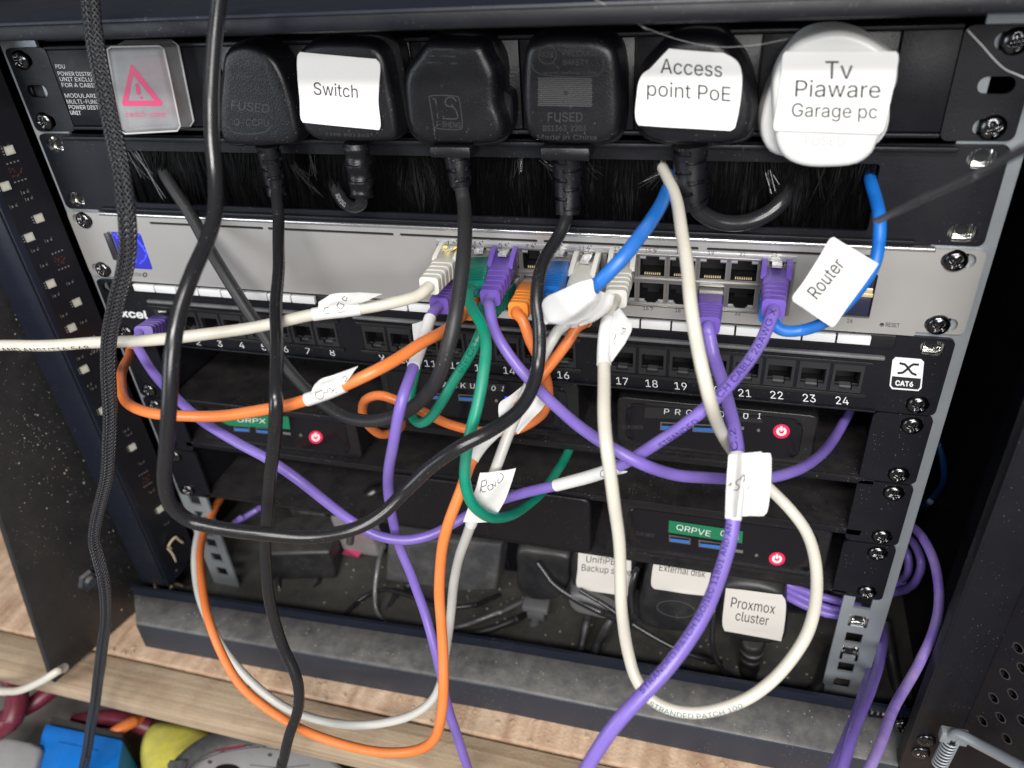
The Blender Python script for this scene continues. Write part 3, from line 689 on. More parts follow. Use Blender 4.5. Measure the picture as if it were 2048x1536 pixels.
shape(cover, [[(270, 168), (277, 166), (283, 187), (280, 190), (274, 189)], [(279, 193), (286, 193), (287, 198), (281, 198)]], [cover], crimson, .1, 'warning_mark')
decal(cover, 'switch-cover', (252, 234), (333, 234), 12, [cover], crimson, name='lettering')
# ================================================================ brush panel
bp_ = thing('brush_panel', 'black brush strip cable-entry panel under the power strip', 'brush panel', (0, 2, -88))
for_slot = rrect(-190.5, 194.5, -83.4, -53.5, 1.5, 3)
hs = [for_slot] + [slot(sgn * 232.0, U_hole(1, b), 11.5, 8.2) for sgn in (-1, 1) for b in (0, 1)]
bpm = plate(rrect(-241.3, 241.3, -88.4, -45.2, 3, 4), hs, -1.6, 2.0); bpm.box(-222, 222, -5.0, -1.4, -47.6, -45.3, .6).box(-214, 214, -4.4, -1.4, -88.3, -86.0, .5)
bpo = bpm.build('frame', powder, bp_, 30)
MB().box(-195, 199, 6, 8, -88, -49).build('backing', dark, bp_)  # dark sheet in place of the shade behind the bristles
bm_ = MB(); rnd = random.Random(4)
gaps = [(-158, 9), (-20, 14), (112, 9), (163, 9), (192, 6)]
for i in range(4600):
    x = rnd.uniform(-190, 194); top = rnd.random() < .5
    lean = rnd.gauss(0, 1.2); bunch = math.sin(x * .35) * 2.0 + math.sin(x * .13 + 1) * 2.5
    for gx, gw in gaps:
        if abs(x - gx) < gw: lean += (x - gx) * rnd.uniform(.7, 1.5)
    z0, z1 = (-50.5, rnd.uniform(-72, -66)) if top else (-86.5, rnd.uniform(-72, -64))
    if top and rnd.random() < .35: z1 = -83
    y = rnd.uniform(.8, 4.5); y1 = y + rnd.gauss(-.8, 1.4); wv = .16
    xm = x + (lean + bunch) * .45; x1 = x + lean + bunch; zm = (z0 + z1) / 2
    bm_.add([(x - wv, y, z0), (x + wv, y, z0), (xm + wv, (y + y1) / 2 - .3, zm), (xm - wv, (y + y1) / 2 - .3, zm), (x1 + wv * .6, y1, z1), (x1 - wv * .6, y1, z1)], [(0, 1, 2, 3), (3, 2, 4, 5)])
br = bm_.build('bristles', mat('black_bristle', (0.0012, 0.0012, 0.0014), 0.4, spec=.08), bp_, 0); br['kind'] = 'stuff'
tuft = MB()
for (ax, ay, bx_, by) in ((585, 330, 640, 385), (585, 332, 615, 352), (1085, 318, 1112, 350), (1040, 316, 1040, 345), (1170, 330, 1200, 348), (1330, 345, 1290, 372), (620, 310, 632, 350), (270, 305, 325, 390), (262, 310, 300, 350), (1540, 345, 1548, 385)):
    for i in range(8):
        p = P(ax + rnd.gauss(0, 5), ay + rnd.gauss(0, 5), rnd.uniform(-2.5, .5)); q = P(bx_ + rnd.gauss(0, 7), by + rnd.gauss(0, 7), rnd.uniform(-4, 0)); wv = .09
        tuft.quad(p + V3((-wv, 0, 0)), p + V3((wv, 0, 0)), q + V3((wv, 0, 0)), q + V3((-wv, 0, 0)))
tf = tuft.build('bristle_tufts', mat('shiny_bristle', (0.03, 0.03, 0.034), 0.2, spec=.7), bp_, 0); tf['kind'] = 'stuff'
# ================================================================ network switch
sw = thing('network_switch', 'silver rack network switch with two rows of ports and a blue screen', 'network switch', (0, 60, -133))
F0 = -3.0
fc = MB()
bx = {'l': (-218.5, -9.6), 'r': (167.4, 223.2)}
fc.box(-218.5, 223.2, 2, 190, -133.0, -89.5, .8)
fr = MB()
slots = [(-184.7, -110.5), (-107.6, -32.9), (-29.4, 44.6), (47.7, 122.8), (126.5, 197.2)]
hs = [slot((a + b) / 2, -94.6, b - a, 1.5) for a, b in slots] + [rrect(-9.4, 166.9, -126.6, -98.9, .4, 1), rrect(-218.2, -193.6, -124.4, -101.2, 2, 3), rrect(185.5, 202.4, -125.6, -103.2, .6, 2), circle(208.3, -128.4, 1.0, 14)]
plate(rrect(-218.5, 223.2, -133.1, -91.4, .8, 2), hs, F0, 5.0, fr)
swf = fr.build('face_plate', silver, sw, 30)
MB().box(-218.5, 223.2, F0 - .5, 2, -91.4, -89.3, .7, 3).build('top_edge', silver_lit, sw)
MB().box(-217, 222, 14, 190, -133, -90, .5).build('housing', silver, sw)
bandp = MB().box(-9.4, 166.9, F0 - .3, F0 + .5, -99.3, -96.2, .1).build('number_band', mat('brushed_silver_band', (.58, .58, .585), .35, metal=.75), sw)
swf_all = [swf, bandp]
MB().box(-200, 200, -2.2, 1.5, -96.0, -93.2).build('vent_backing', dark, sw)  # dark strip puts shade into the vent slots
for sgn in (-1, 1):
    xa, xb = (-243, -214) if sgn < 0 else (219.5, 243.5)
    e = plate(rrect(xa, xb, -131.6, -90.4, 2.6, 4), [slot(sgn * 233.2, U_hole(2, b), 14, 7) for b in (0, 1)], -1.6, 2.0)
    e.build('mounting_ear', silver, sw, 30)
    for b in (0, 1): screw(sw, sgn * 232.0, -1.7, U_hole(2, b), random.random() * 1.5)
# screen
scr = MB().box(-214.2, -193.8, -3.4, -1.5, -124.2, -101.4, .5).build('screen', scr_blue, sw)
MB().box(-220.2, -215.6, -3.3, -2.4, -119.5, -102.4, .4).build('side_tab', mat('dark_tab', (.03, .03, .035), .3), sw)
seg = []
for (cx, cy, rx, ry, a0, a1) in ((262, 490, 30, 28, 0, 6.3), (275, 500, 22, 26, -1.2, 1.5), (270, 520, 14, 16, 2, 5)):
    seg.append([(cx + rx * math.cos(a0 + (a1 - a0) * i / 9), cy + ry * math.sin(a0 + (a1 - a0) * i / 9)) for i in range(10)])
seg = [[(270, 475), (280, 488), (288, 498), (293, 505), (290, 518), (284, 524)], [(276, 480), (286, 494), (290, 503)], [(264, 516), (270, 522), (274, 518)], [(280, 468), (276, 472)], [(266, 525), (274, 524)], [(228, 468), (234, 474)]]
stroke(scr, seg, 2.0, [scr], scr_line, .1, 'screen_lines')
shape(scr, [[(x - 1.6, y - 1.6), (x + 1.6, y - 1.6), (x + 1.6, y + 1.6), (x - 1.6, y + 1.6)] for x, y in ((228, 469), (234, 476), (280, 468), (293, 504), (270, 520), (281, 526), (287, 492), (276, 484), (291, 512), (284, 522), (300, 512), (272, 472))], [scr], scr_line, .1, 'screen_dots')
decal(sw, 'USW', (266, 551), (283, 553), 6.5, [swf], inkgrey)
shape(sw, [[(290 + (5 if k else 2.2) * math.cos(t) , 549.5 + (5 if k else 2.2) * math.sin(t)) for k, t in ((1, i * math.pi / 6), (1, (i + 1) * math.pi / 6), (0, (i + 1) * math.pi / 6), (0, i * math.pi / 6))] for i in range(12)], [swf], inkgrey, .08, 'round_mark')
decal(sw, 'RESET', (1771, 653), (1799, 655), 8, [swf], inkgrey, bold=.012)
MB().cyl((208.3, 1.6, -128.4), (208.3, -1, -128.4), 1.2).build('reset_hole', dark, sw)
# port banks: one opening per port, copied
def port_mesh(flip):
    """opening 11.7 x 8.6 with latch notch; local origin at the cell centre on the face"""
    s_ = -1 if flip else 1; fm = MB(); pl_ = MB(); W, H = 7.1, 7.0
    Z = lambda z: z * s_
    def rr(mb, x0, x1, z0, z1, y): 
        z0, z1 = sorted((Z(z0), Z(z1))); mb.rect(x0, x1, z0, z1, y)
    for x0, x1, z0, z1 in ((-W, -5.9, -H, H), (5.9, W, -H, H), (-5.9, 5.9, -H, -5.0), (-5.9, -3.2, 3.6, H), (3.2, 5.9, 3.6, H), (-3.2, 3.2, 5.6, H)): rr(fm, x0, x1, z0, z1, 0)
    d = 12
    for x0, z0, x1, z1 in ((-5.9, -5, 5.9, -5), (5.9, -5, 5.9, 3.6), (5.9, 3.6, 3.2, 3.6), (3.2, 3.6, 3.2, 5.6), (3.2, 5.6, -3.2, 5.6), (-3.2, 5.6, -3.2, 3.6), (-3.2, 3.6, -5.9, 3.6), (-5.9, 3.6, -5.9, -5)):
        pl_.quad((x0, 0, Z(z0)), (x1, 0, Z(z1)), (x1, d, Z(z1)), (x0, d, Z(z0)))
    pl_.rect(-5.9, 5.9, min(Z(-5), Z(5.6)), max(Z(-5), Z(5.6)), d)
    return fm, pl_
PORTX = [-.5 + 14.15 * c if c < 6 else 87.0 + 14.33 * (c - 6) for c in range(12)]
pf = mat('port_shield_metal', (0.34, 0.33, 0.32), 0.38, metal=.85, smudge=.2)
occupied = {}
for row in (0, 1):
    protos = None
    for c in range(12):
        x = PORTX[c]; z = -105.7 if row == 0 else -119.8; y = -1.2
        if protos is None:
            fm, inn = port_mesh(row == 1); off = V3((x, y, z))
            A_ = MB().add([v + off for v in fm.V], fm.F).build('port', pf, sw, 0)
            B_ = MB().add([v + off for v in inn.V], inn.F).build('socket', dark, A_, 0)
            g = MB(); s_ = -1 if row else 1
            for k in range(8): g.box(x - 3.75 + k * 1.02, x - 3.2 + k * 1.02, y + .5, y + 1.6, *sorted((z - s_ * 4.7, z - s_ * 3.8)))
            if row == 0: g_ = g.build('contact', gold, A_, 0)
            else:
                g = MB().box(x - 5.9, x - 3.4, y - .5, y + .4, z - 5.4, z - 3.9, .2).box(x + 3.4, x + 5.9, y - .5, y + .4, z - 5.4, z - 3.9, .2).box(x - 3.4, x - 2.4, y - .4, y + .4, z - 5.5, z - 4.9).box(x + 2.4, x + 3.4, y - .4, y + .4, z - 5.5, z - 4.9)
                g_ = g.build('shield_tab', zinc, A_, 0)
            lp = MB().box(x - 6.2, x - 3.2, y - .35, y + .3, z + 4.2, z + 6.4, .2).box(x + 3.2, x + 6.2, y - .35, y + .3, z + 4.2, z + 6.4, .2)
            if row == 0: l_ = lp.build('light_pipe', lightpipe, A_, 0)
            protos = (A_, B_, g_) + ((l_,) if row == 0 else ()); px0 = x
        else:
            A_ = protos[0].copy(); COL.objects.link(A_); A_.parent = sw; A_.location = (x - px0) * .001, 0, 0; ORG[A_] = ORG[sw]
            for q_ in protos[1:]:
                B_ = q_.copy(); COL.objects.link(B_); B_.parent = A_
MB().box(-9.6, 167, -3.5, -.9, -99.6, -98.4, .2).box(-9.6, 167, -3.0, -.9, -127.2, -126.4, .2).box(77.0, 79.4, -3.1, -.9, -126.4, -99.7, .2).box(-9.6, -8.0, -3.0, -.9, -126.4, -99.7, .2).box(165.4, 167, -3.0, -.9, -126.4, -99.7, .2).box(-8, 165.4, -2.0, -.9, -113.4, -112.0, .2).build('port_frame', pf, sw)
MB().box(-7.6, -3.0, -3.4, -1, -103.2, -99.7, .4).build('link_light', led_y, sw); MB().box(1.6, 4.6, -2.4, -1, -102.6, -100.2, .3).build('link_light', led_o, sw)
for n_, px, py in ((1, 905, 485), (3, 957, 487), (5, 1009, 490), (7, 1062, 492), (9, 1115, 494), (11, 1169, 496), (13, 1240, 498), (15, 1302, 500), (17, 1363, 503), (19, 1427, 506), (21, 1490, 508), (23, 1553, 510)):
    poe = n_ <= 15; x0 = px - (8 if poe else 7); t = str(n_); wd = 5 * len(t)
    decal(sw, t, (x0 - 4, py + 4), (x0 - 4 + wd + 2, py + 4.4), 8, swf_all, inkgrey)
    if poe:
        lx = x0 + wd + 2.5; stroke(sw, [[(lx + 4.5, py - 5), (lx + 1, py + .5), (lx + 6, py + .5), (lx + 2.5, py + 6)]], 1.5, swf_all, inkgrey, .08, 'power_mark'); stroke(sw, [[(lx + 7, py - 4), (lx + 10.5, py - 4)], [(lx + 8.7, py - 6), (lx + 8.7, py - 2)]], 1.1, swf_all, inkgrey, .08, 'power_mark')
for n_, px, py in ((16, 1291, 615), (18, 1355, 619), (22, 1475, 625), (26, 1699, 640), (14, 1232, 610)):
    decal(sw, str(n_), (px - 5, py + 5), (px + 6, py + 5.5), 8, [swf], inkgrey, bold=.01)
stroke(sw, [[(1304, 609), (1301, 615), (1306, 615), (1302, 621)], [(1308, 611), (1312, 611)], [(1310, 609), (1310, 613)]], 1.2, [swf], inkgrey, .08, 'power_mark')
MB().box(185.5, 202.4, -1, 6, -125.6, -103.2).build('module_bay', dark, sw)
MB().box(186.2, 201.6, -2.6, 3, -124.8, -115.4, .3).build('module_cage', mat('navy_dust_plug', (0.02, .022, .05), .35), sw); MB().box(186.2, 201.6, -2.6, 3, -112.6, -104.2, .3).build('module_cage', MATS['navy_dust_plug'], sw)
MB().box(192, 202, -3.0, -1, -114.8, -112.9, .2).box(196, 201.5, -3.2, -1.5, -112.8, -110.2, .3).build('gold_cage_edge', gold, sw)
# ================================================================ patch panel
pp = thing('cable_patch_panel', 'black patch panel numbered 2 to 24 with white label strips under the silver switch', 'patch panel', (0, 10, -178))
pm = MB(); gx = [-198.0, -55.8, 87.4]; holes = [slot(sgn * 232.3, U_hole(3, b), 11, 8) for sgn in (-1, 1) for b in (0, 1)]
PPX = [g + 15.87 * k for g in gx for k in range(8)]
for x in PPX: holes.append(rrect(x - 7.2, x + 7.2, -168.3, -151.5, .4, 1))
plate(rrect(-241.3, 241.3, -177.6, -134.4, 3, 4), holes, -1.6, 2.0, pm); pm.box(-214, 214, -4, -1.4, -177.6, -176.4, .4)
ppf = pm.build('face_plate', powder, pp, 30)
for sgn in (-1, 1):
    screw(pp, sgn * 232.4, -1.7, U_hole(3, 1), random.random())
MB().box(-216, 216, -3.0, 0, -141.2, -133.6, .8).build('label_holder', plastic_fine, pp)
rm = MB()
for a, b in ((-206, -71), (-66.5, 76), (82.5, 213)): rm.box(a, b, -4.2, -1.4, -147.2, -145.2, .8)
rm.build('ledge', mat('worn_ledge', (.11, .11, .115), .5, bump=.6, bscale=700, dust=.5, dustcol=(.3, .3, .3)), pp)
rm = MB()
for g in gx: rm.box(g - 10, g + 121.2, -2.8, -1.0, -151.6, -149.6, .4).box(g - 10, g + 121.2, -2.8, -1.0, -170.4, -168.2, .4)
rm.build('port_surround', plastic_fine, pp)
tabs = None
for g in (-210.7, -61.0, 81.6):
    for k in range(8):
        x0 = g + 15.5 * k
        if tabs is None: tabs = MB().box(x0, x0 + 14.6, -5.2, -2.9, -138.6, -134.2, .25).build('label_tab', mat('white_label_strip', (.74, .75, .76), .3), pp); t0 = x0
        else:
            o = tabs.copy(); COL.objects.link(o); o.parent = pp; o.location = (x0 - t0) * .001, 0, 0
pr = None
jackm = mat('jack_plastic', (.022, .022, .025), .35)
for i, x in enumerate(PPX):
    z = -160.0
    if pr is None:
        k = MB()
        for x0, x1, z0, z1 in ((-7.1, -5.7, -8, 8), (5.7, 7.1, -8, 8), (-5.7, 5.7, 4.3, 8), (-5.7, -3, -8, -4.2), (3, 5.7, -8, -4.2), (-3, 3, -8, -6.6)): k.box(x + x0, x + x1, -1.9, 0, z + z0, z + z1)
        a_ = k.build('jack', jackm, pp, 0)
        k = MB(); k.rect(x - 6, x + 6, z - 7, z + 5, 11); k.quad((x - 5.8, -.1, z + 4.3), (x + 5.8, -.1, z + 4.3), (x + 5.8, 11, z + 4.3), (x - 5.8, 11, z + 4.3)); k.box(x - 5.8, x - 5.5, 0, 11, z - 7, z + 4.4); k.box(x + 5.5, x + 5.8, 0, 11, z - 7, z + 4.4); k.quad((x - 5.8, -.1, z - 6.6), (x + 5.8, -.1, z - 6.6), (x + 5.8, 11, z - 6.6), (x - 5.8, 11, z - 6.6))
        b_ = k.build('socket', dark, a_, 0)
        k = MB().box(x - 5.6, x - 3, -1.4, 1.5, z - 5.6, z - 4.4, .2).box(x + 3, x + 5.6, -1.4, 1.5, z - 5.6, z - 4.4, .2).box(x - 2.8, x + 2.8, 0, 4, z - 6.6, z - 5.4, .2); c_ = k.build('latch_ledge', mat('grey_ledge', (.075, .075, .08), .4, speck=.4), a_, 0); p0 = x
        pr = (a_, b_, c_)
    else:
        o = pr[0].copy(); COL.objects.link(o); o.parent = pp; o.location = (x - p0) * .001, 0, 0
        for q_ in pr[1:]: b_ = q_.copy(); COL.objects.link(b_); b_.parent = o
for n_, px, py in ((2, 398, 684), (3, 441, 687), (4, 485, 690), (5, 529, 694), (6, 573, 698), (7, 617, 702), (8, 666, 705), (9, 765, 714), (10, 812, 720), (11, 862, 727), (12, 912, 731), (13, 962, 736), (14, 1019, 741), (15, 1072, 746), (16, 1127, 750), (17, 1245, 762), (18, 1304, 767), (19, 1362, 772), (20, 1428, 779), (21, 1490, 786), (22, 1554, 790), (23, 1619, 796), (24, 1685, 801)):
    t = str(n_); wd = (5.5 if len(t) == 1 else 12) * (.82 + .25 * px / 1700)
    hh = 11 + 4.5 * px / 1700
    decal(pp, t, (px - wd, py + hh / 2 - 1), (px + wd, py + hh / 2 + 1), hh, [ppf], white_print, up=(-.1 if px > 900 else -.22, -1))
decal(pp, 'excel', (228, 632), (297, 637), 15, [ppf], white_print, up=(-.25, -1), bold=.03, name='maker_mark')
# CAT6 badge
bd = shape(pp, [[(1791, 714), (1842, 718), (1848, 724), (1843, 776), (1837, 782), (1784, 778), (1779, 771), (1785, 720)]], [ppf], mat('badge_white', (.78, .79, .8), .4), .06, 'badge')
shape(pp, [[(1784, 752), (1842, 757), (1840, 774), (1836, 779), (1786, 775), (1782, 770)]], [ppf], ink, .12, 'badge_band')
stroke(pp, [[(1799, 726), (1810, 729), (1824, 746), (1833, 750)], [(1838, 729), (1826, 729), (1805, 745), (1795, 746)]], 4.6, [ppf], ink, .14, 'badge_cross')
decal(pp, 'CAT6', (1790, 770), (1826, 773), 9.5, [ppf], white_print, up=(.08, -1), off=.18, bold=.035, name='badge_lettering')
# ================================================================ shelves and small computers
def shelf(k, label, zlip, lip=4.5):
    t = thing('rack_shelf', label, 'shelf', (0, 100, zlip - 2), 'black rack shelves')
    mb = MB(); mb.box(-219, 222, -.5, 260, zlip - 1.6, zlip, .3); mb.box(-219, 222, -1.6, .2, zlip - lip, zlip, .5)
    mb.box(-220.6, -219, 0, 250, zlip - 1.6, zlip + 38, .2); mb.box(222, 223.6, 0, 250, zlip - 1.6, zlip + 38, .2)
    mb.build('tray', mat('shelf_paint', (.007, .007, .010), .33, smudge=.35, speck=.7, topdust=.12, dustcol=(.2, .18, .15)), t)
    for sgn in (-1, 1):
        plate(rrect(*sorted((sgn * 214, sgn * 241.3)), -(k + 1) * 44.45 + .5, -k * 44.45 - .5, 3, 4), [slot(sgn * 232.4, U_hole(k, b), 11, 8) for b in (0, 1)], -1.6, 2.0).build('mounting_ear', powder, t, 30)
        for b in (0, 1): screw(t, sgn * 232.4, -1.7, U_hole(k, b), random.random() * 1.5)
    return t
shelf(4, 'black rack shelf directly under the patch panel carrying two small computers', -221)
shelf(5, 'middle black rack shelf carrying the small computer with the green tape on the left', -258)
shelf(6, 'lowest black rack shelf carrying the green-taped computer on the right', -307, lip=2.2)
def minipc(label, x0, x1, z0, z1, y0, tape, tape_mat, txt, usb, usbc, led, btn, btn_on=True, cl=None, extra=None):
    t = thing('mini_computer', label, 'computer', ((x0 + x1) / 2, y0 + 50, z0), 'small black computers on the shelves')
    fo = rrect(x0, x1, z0, z1, 4.0, 4)
    bd = body(fo, round_levels(y0, y0 + 112, 1.6), smooth=False).build('case', plastic_fine, t, 40)
    face = body(rrect(x0 + 5, x1 - 7, z0 + 3, z1 - 3, 7, 6), [(y0 - .5, .4), (y0 - .2, 0), (y0 + .5, 0)], smooth=False).build('front_panel', gloss, t, 40)
    on = [face, bd]
    if tape:
        tp_ = shape(t, [tape], on, tape_mat, .35, 'name_tape')
    if txt:
        for s_, a, b, h in txt: decal(t, s_, a, b, h, on, white_print, off=.5)
    for u in usb:
        shape(t, [u], on, mat('usb_shell', (.34, .33, .31), .3, metal=.9), .2, 'usb_port')
        cx = sum(p[0] for p in u) / 4; cy = sum(p[1] for p in u) / 4
        inn = [(cx + (p[0] - cx) * .88, cy + (p[1] - cy) * .66) for p in u]; shape(t, [inn], on, dark, .3, 'usb_opening')
        ton = [inn[0], inn[1]] and [((inn[0][0] + inn[3][0]) / 2, (inn[0][1] * .62 + inn[3][1] * .38)), ((inn[1][0] + inn[2][0]) / 2, (inn[1][1] * .62 + inn[2][1] * .38)), inn[2], inn[3]]
        shape(t, [ton], on, blueusb, .4, 'usb_tongue')
    if usbc: shape(t, [usbc], on, mat('steel_port', (.5, .5, .48), .3, metal=.9), .3, 'small_port')
    if led: shape(t, [[(led[0] + 3.4 * math.cos(i * .7), led[1] + 3.4 * math.sin(i * .7)) for i in range(9)]], on, chrome, .3, 'audio_jack')
    if btn:
        bx_, by, rx, ry = btn
        shape(t, [[(bx_ + rx * math.cos(i * .35), by + ry * math.sin(i * .35)) for i in range(18)]], on, pwr_red, .3, 'power_button')
        ring = [[(bx_ + rx * q_ * math.cos(a), by + ry * q_ * math.sin(a)) for q_, a in ((.62, i * .3 - 1.1), (.62, (i + 1) * .3 - 1.1), (.30, (i + 1) * .3 - 1.1), (.30, i * .3 - 1.1))] for i in range(18)]
        shape(t, ring + [[(bx_ - rx * .13, by - ry * .72), (bx_ + rx * .13, by - ry * .72), (bx_ + rx * .13, by), (bx_ - rx * .13, by)]], on, pwr_white, .4, 'power_symbol')
    if cl: decal(t, 'CLR CMOS', cl[0], cl[1], 7, on, dim_print, off=.1)
    return t, on
minipc('small black computer with the spaced name tape beside its red power button, upper right', 84, 190, -220.8, -187.5, 3, [(1290, 806), (1526, 842), (1524, 846), (1289, 833)] and [(1291, 805), (1527, 821), (1525, 845), (1289, 835)], mat('black_name_tape', (.02, .02, .022), .3),
       [('P', (1328, 827), (1338, 828), 11), ('R', (1350, 828), (1361, 829), 11), ('O', (1372, 829), (1384, 830), 11), ('X', (1394, 830), (1405, 831), 11), ('M', (1416, 832), (1428, 833), 11), ('O', (1437, 833), (1448, 834), 11), ('X', (1459, 834), (1470, 835), 11), ('0', (1486, 836), (1496, 837), 11), ('1', (1515, 836), (1521, 837), 11)],
       [[(1321, 843), (1368, 846), (1368, 862), (1320, 860)], [(1385, 847), (1438, 850), (1438, 866), (1385, 863)]], [(1474, 852), (1488, 853), (1488, 859), (1474, 858)], (1517, 860), (1563, 862, 17, 14.5), cl=((1245, 857), (1286, 858)))
minipc('small black computer with the green name tape behind the purple cable, lower right', 86, 209, -306.5, -267, 5, [(1338, 1040), (1486, 1062), (1484, 1086), (1337, 1064)], green_tape,
       [('QRPVE', (1352, 1058), (1420, 1072), 11), ('0', (1440, 1070), (1449, 1072), 11), ('1', (1472, 1077), (1478, 1078), 10)],
       [[(1338, 1069), (1381, 1076), (1381, 1089), (1338, 1083)], [(1397, 1079), (1444, 1086), (1444, 1100), (1397, 1093)]], [(1460, 1096), (1486, 1100), (1486, 1106), (1460, 1102)], (1513, 1110), (1554, 1117, 16.5, 13.5), cl=((1272, 1069), (1308, 1075)))
minipc('small black computer with green tape at the left, crossed by orange and purple cables', -206, -84, -257.5, -222, 3, [(412, 828), (577, 832), (581, 858), (458, 850)], green_tape,
       [('GRPX', (475, 843), (532, 846), 9)],
       [[(468, 850), (500, 853), (500, 864), (468, 862)], [(512, 854), (548, 858), (548, 869), (512, 865)]], [(566, 863), (582, 865), (582, 870), (566, 868)], (602, 870), (632, 874, 14, 13))
tb_, on_ = minipc('small black computer with a tape ending in 01 in the middle of the upper shelf', -62, 62, -220.8, -183, 6, [(862, 760), (1012, 768), (1010, 782), (862, 774)], MATS['black_name_tape'],
       [('B', (870, 772), (879, 773), 10), ('A', (886, 773), (895, 774), 10), ('C', (906, 774), (915, 775), 10), ('K', (922, 775), (932, 775), 10), ('U', (941, 776), (950, 776), 10), ('P', (958, 777), (966, 777), 10), ('0', (983, 780), (991, 781), 10), ('1', (1003, 781), (1007, 782), 10)],
       [[(855, 785), (882, 787), (882, 799), (855, 797)], [(917, 788), (948, 790), (948, 803), (917, 801)]], None, (993, 801), None)
shape(tb_, [[(1010, 793), (1016, 793), (1016, 799), (1010, 799)]], on_, led_b, .3, 'status_light')
# external disk with ridged top
dk = thing('disk_enclosure', 'large black box with a ridged top lying on the lowest shelf at the centre', 'disk enclosure', (0, 60, -308))
dm = body(rrect(-66, 70, -306.5, -260.5, 5, 5), round_levels(-4, 170, 3.0), smooth=False)
dm.build('case', plastic, dk, 40)
rg = MB()
for i in range(60): x = -60 + i * 2.05; rg.box(x, x + 1.0, 2, 150, -263.2, -261.6, .3)
rg.build('ridged_lid', mat('ridged_plastic', (.035, .035, .037), .5, dust=.4), dk)
# ================================================================ mains plugs along the power strip
def relief_rf(kind):
    def rf(s, a):
        k = 1.0
        if kind == 'slots':
            ph = s % 9.0; side = int(s // 4.5) % 2
            if 1.6 < (s % 4.5) < 3.1:
                c = math.cos(a - (0.7 if side else -0.7)); c2 = math.cos(a - (math.pi + (0.7 if side else -.7)))
                if max(c, c2) > .62: k = .80
        elif kind == 'rings':
            k = 1.0 + .07 * math.sin(2 * math.pi * s / 8.5) - (.10 if (s % 8.5) < 1.0 else 0)
        return k
    return rf
def relief(t, pts, r0, r1, kind, m=None, start=None):
    line = catmull([P(*p) for p in pts], 26); L = sum((line[i + 1] - line[i]).length for i in range(len(line) - 1))
    o = tube(line, lambda s: r0 + (r1 - r0) * s / L, 40, 'strain_relief', m or plastic, t, rf=relief_rf(kind)); return o
YF, YB = -21.0, -2.6
def plug(label, outline, flange, tread=3.2, m=None, taper=1.2, yf=YF):
    c = [sum(p[i] for p in outline) / len(outline) for i in (0, 1)]; loc = P(c[0], c[1] + 100, YB)
    t = thing('mains_plug', label, 'plug', loc, 'plugs in the top power strip')
    lv = round_levels(yf, yf + 11, tread, taper)
    b = body(px_outline(outline, yf), lv).build('body', m or plastic, t, 40)
    f = body(px_outline(flange, yf + 9), [(yf + 9.5, .8), (yf + 10.2, 0), (YB, -.3)]).build('base', m or plastic, t, 40)
    return t, b
# 1
t1, b1 = plug('black moulded plug beside the frosted switch cover, partly behind a hanging black cord',
    [(440, 150), (447, 108), (470, 92), (505, 92), (540, 112), (562, 145), (578, 190), (590, 240), (594, 272), (584, 288), (545, 293), (480, 292), (445, 284), (436, 240)],
    [(445, 130), (462, 92), (500, 82), (545, 92), (575, 130), (588, 170), (600, 235), (602, 275), (590, 288), (520, 292), (450, 285), (438, 230)])
for s_, a, b, h in (('APPROVED', (452, 131), (508, 133), 8), ('BS 1363', (452, 155), (500, 157), 6), ('FUSED', (462, 218), (538, 226), 17), ('Q-CCPU', (468, 251), (537, 253), 14)): decal(t1, s_, a, b, h, [b1], emboss_glint, off=.05, name='moulded_lettering')
stroke(t1, [[(448, 122), (500, 122), (530, 128), (545, 180)], [(452, 250), (468, 264), (500, 268), (534, 262), (545, 250)]], 1.4, [b1], emboss_glint, .05, 'moulded_line')
relief(t1, [(535, 290, -12), (543, 330, -12), (552, 375, -13), (554, 392, -14)], 6.0, 4.6, 'slots')
c = cable('x', '', [(552, 375, -14), (557, 440, -26), (557, 520, -48), (553, 620, -78), (552, 700, -102), (551, 800, -124), (546, 900, -126), (538, 980, -124), (533, 1060, -124), (531, 1130, -125), (540, 1210, -127), (565, 1290, -130), (594, 1360, -136), (596, 1410, -140), (580, 1470, -145), (560, 1540, -150), (540, 1620, -155)], 5.9, rubber, parent=t1, part='cord')
cable_text(c, 'H05VV-F 3G0.75', (550, 760), (552, 700), 2.2, cord_glint, 40)
# 2
t2, b2 = plug('black plug whose paper label reads Switch, third item from the left',
    [(600, 100), (625, 86), (690, 84), (742, 90), (765, 112), (780, 180), (792, 250), (790, 276), (765, 284), (680, 283), (625, 278), (604, 255), (596, 200), (594, 140)],
    [(618, 92), (640, 74), (700, 68), (765, 70), (792, 86), (806, 140), (812, 200), (812, 250), (800, 276), (700, 284), (630, 276), (612, 240)])
decal(t2, 'TYPE BS1363', (650, 271), (738, 274), 6, [b2], emboss_glint, off=.05, name='moulded_lettering')
l2_ = sheet([(600, 104, -22.0), (595, 111, -22.0), (595, 150, -22.0), (599, 200, -22.0), (601, 238, -22.2), (606, 245, -22.4)], [(752, 118, -21.8), (759, 127, -21.8), (758, 170, -21.2), (757, 205, -21.2), (761, 252, -22.2), (758, 260, -22.6)], t2, bulge=.5, wrinkle=.5, name='paper_label')
decal(t2, 'Switch', (628, 189), (716, 196), 25, [l2_], ink, up=(-.05, -1))
relief(t2, [(712, 284, -12), (716, 320, -12), (722, 360, -12), (724, 392, -13)], 6.2, 6.0, 'rings', grey_plug if False else plastic)
c = cable('x', '', [(724, 388, -12), (724, 404, -10), (708, 413, -6), (688, 404, -3), (676, 388, 0), (668, 372, 3), (664, 355, 8), (664, 330, 14)], 6.6, rubber, parent=t2, part='cord')
cable_text(c, 'ADWING', (672, 398), (701, 410), 2.4, grey_print, -10)
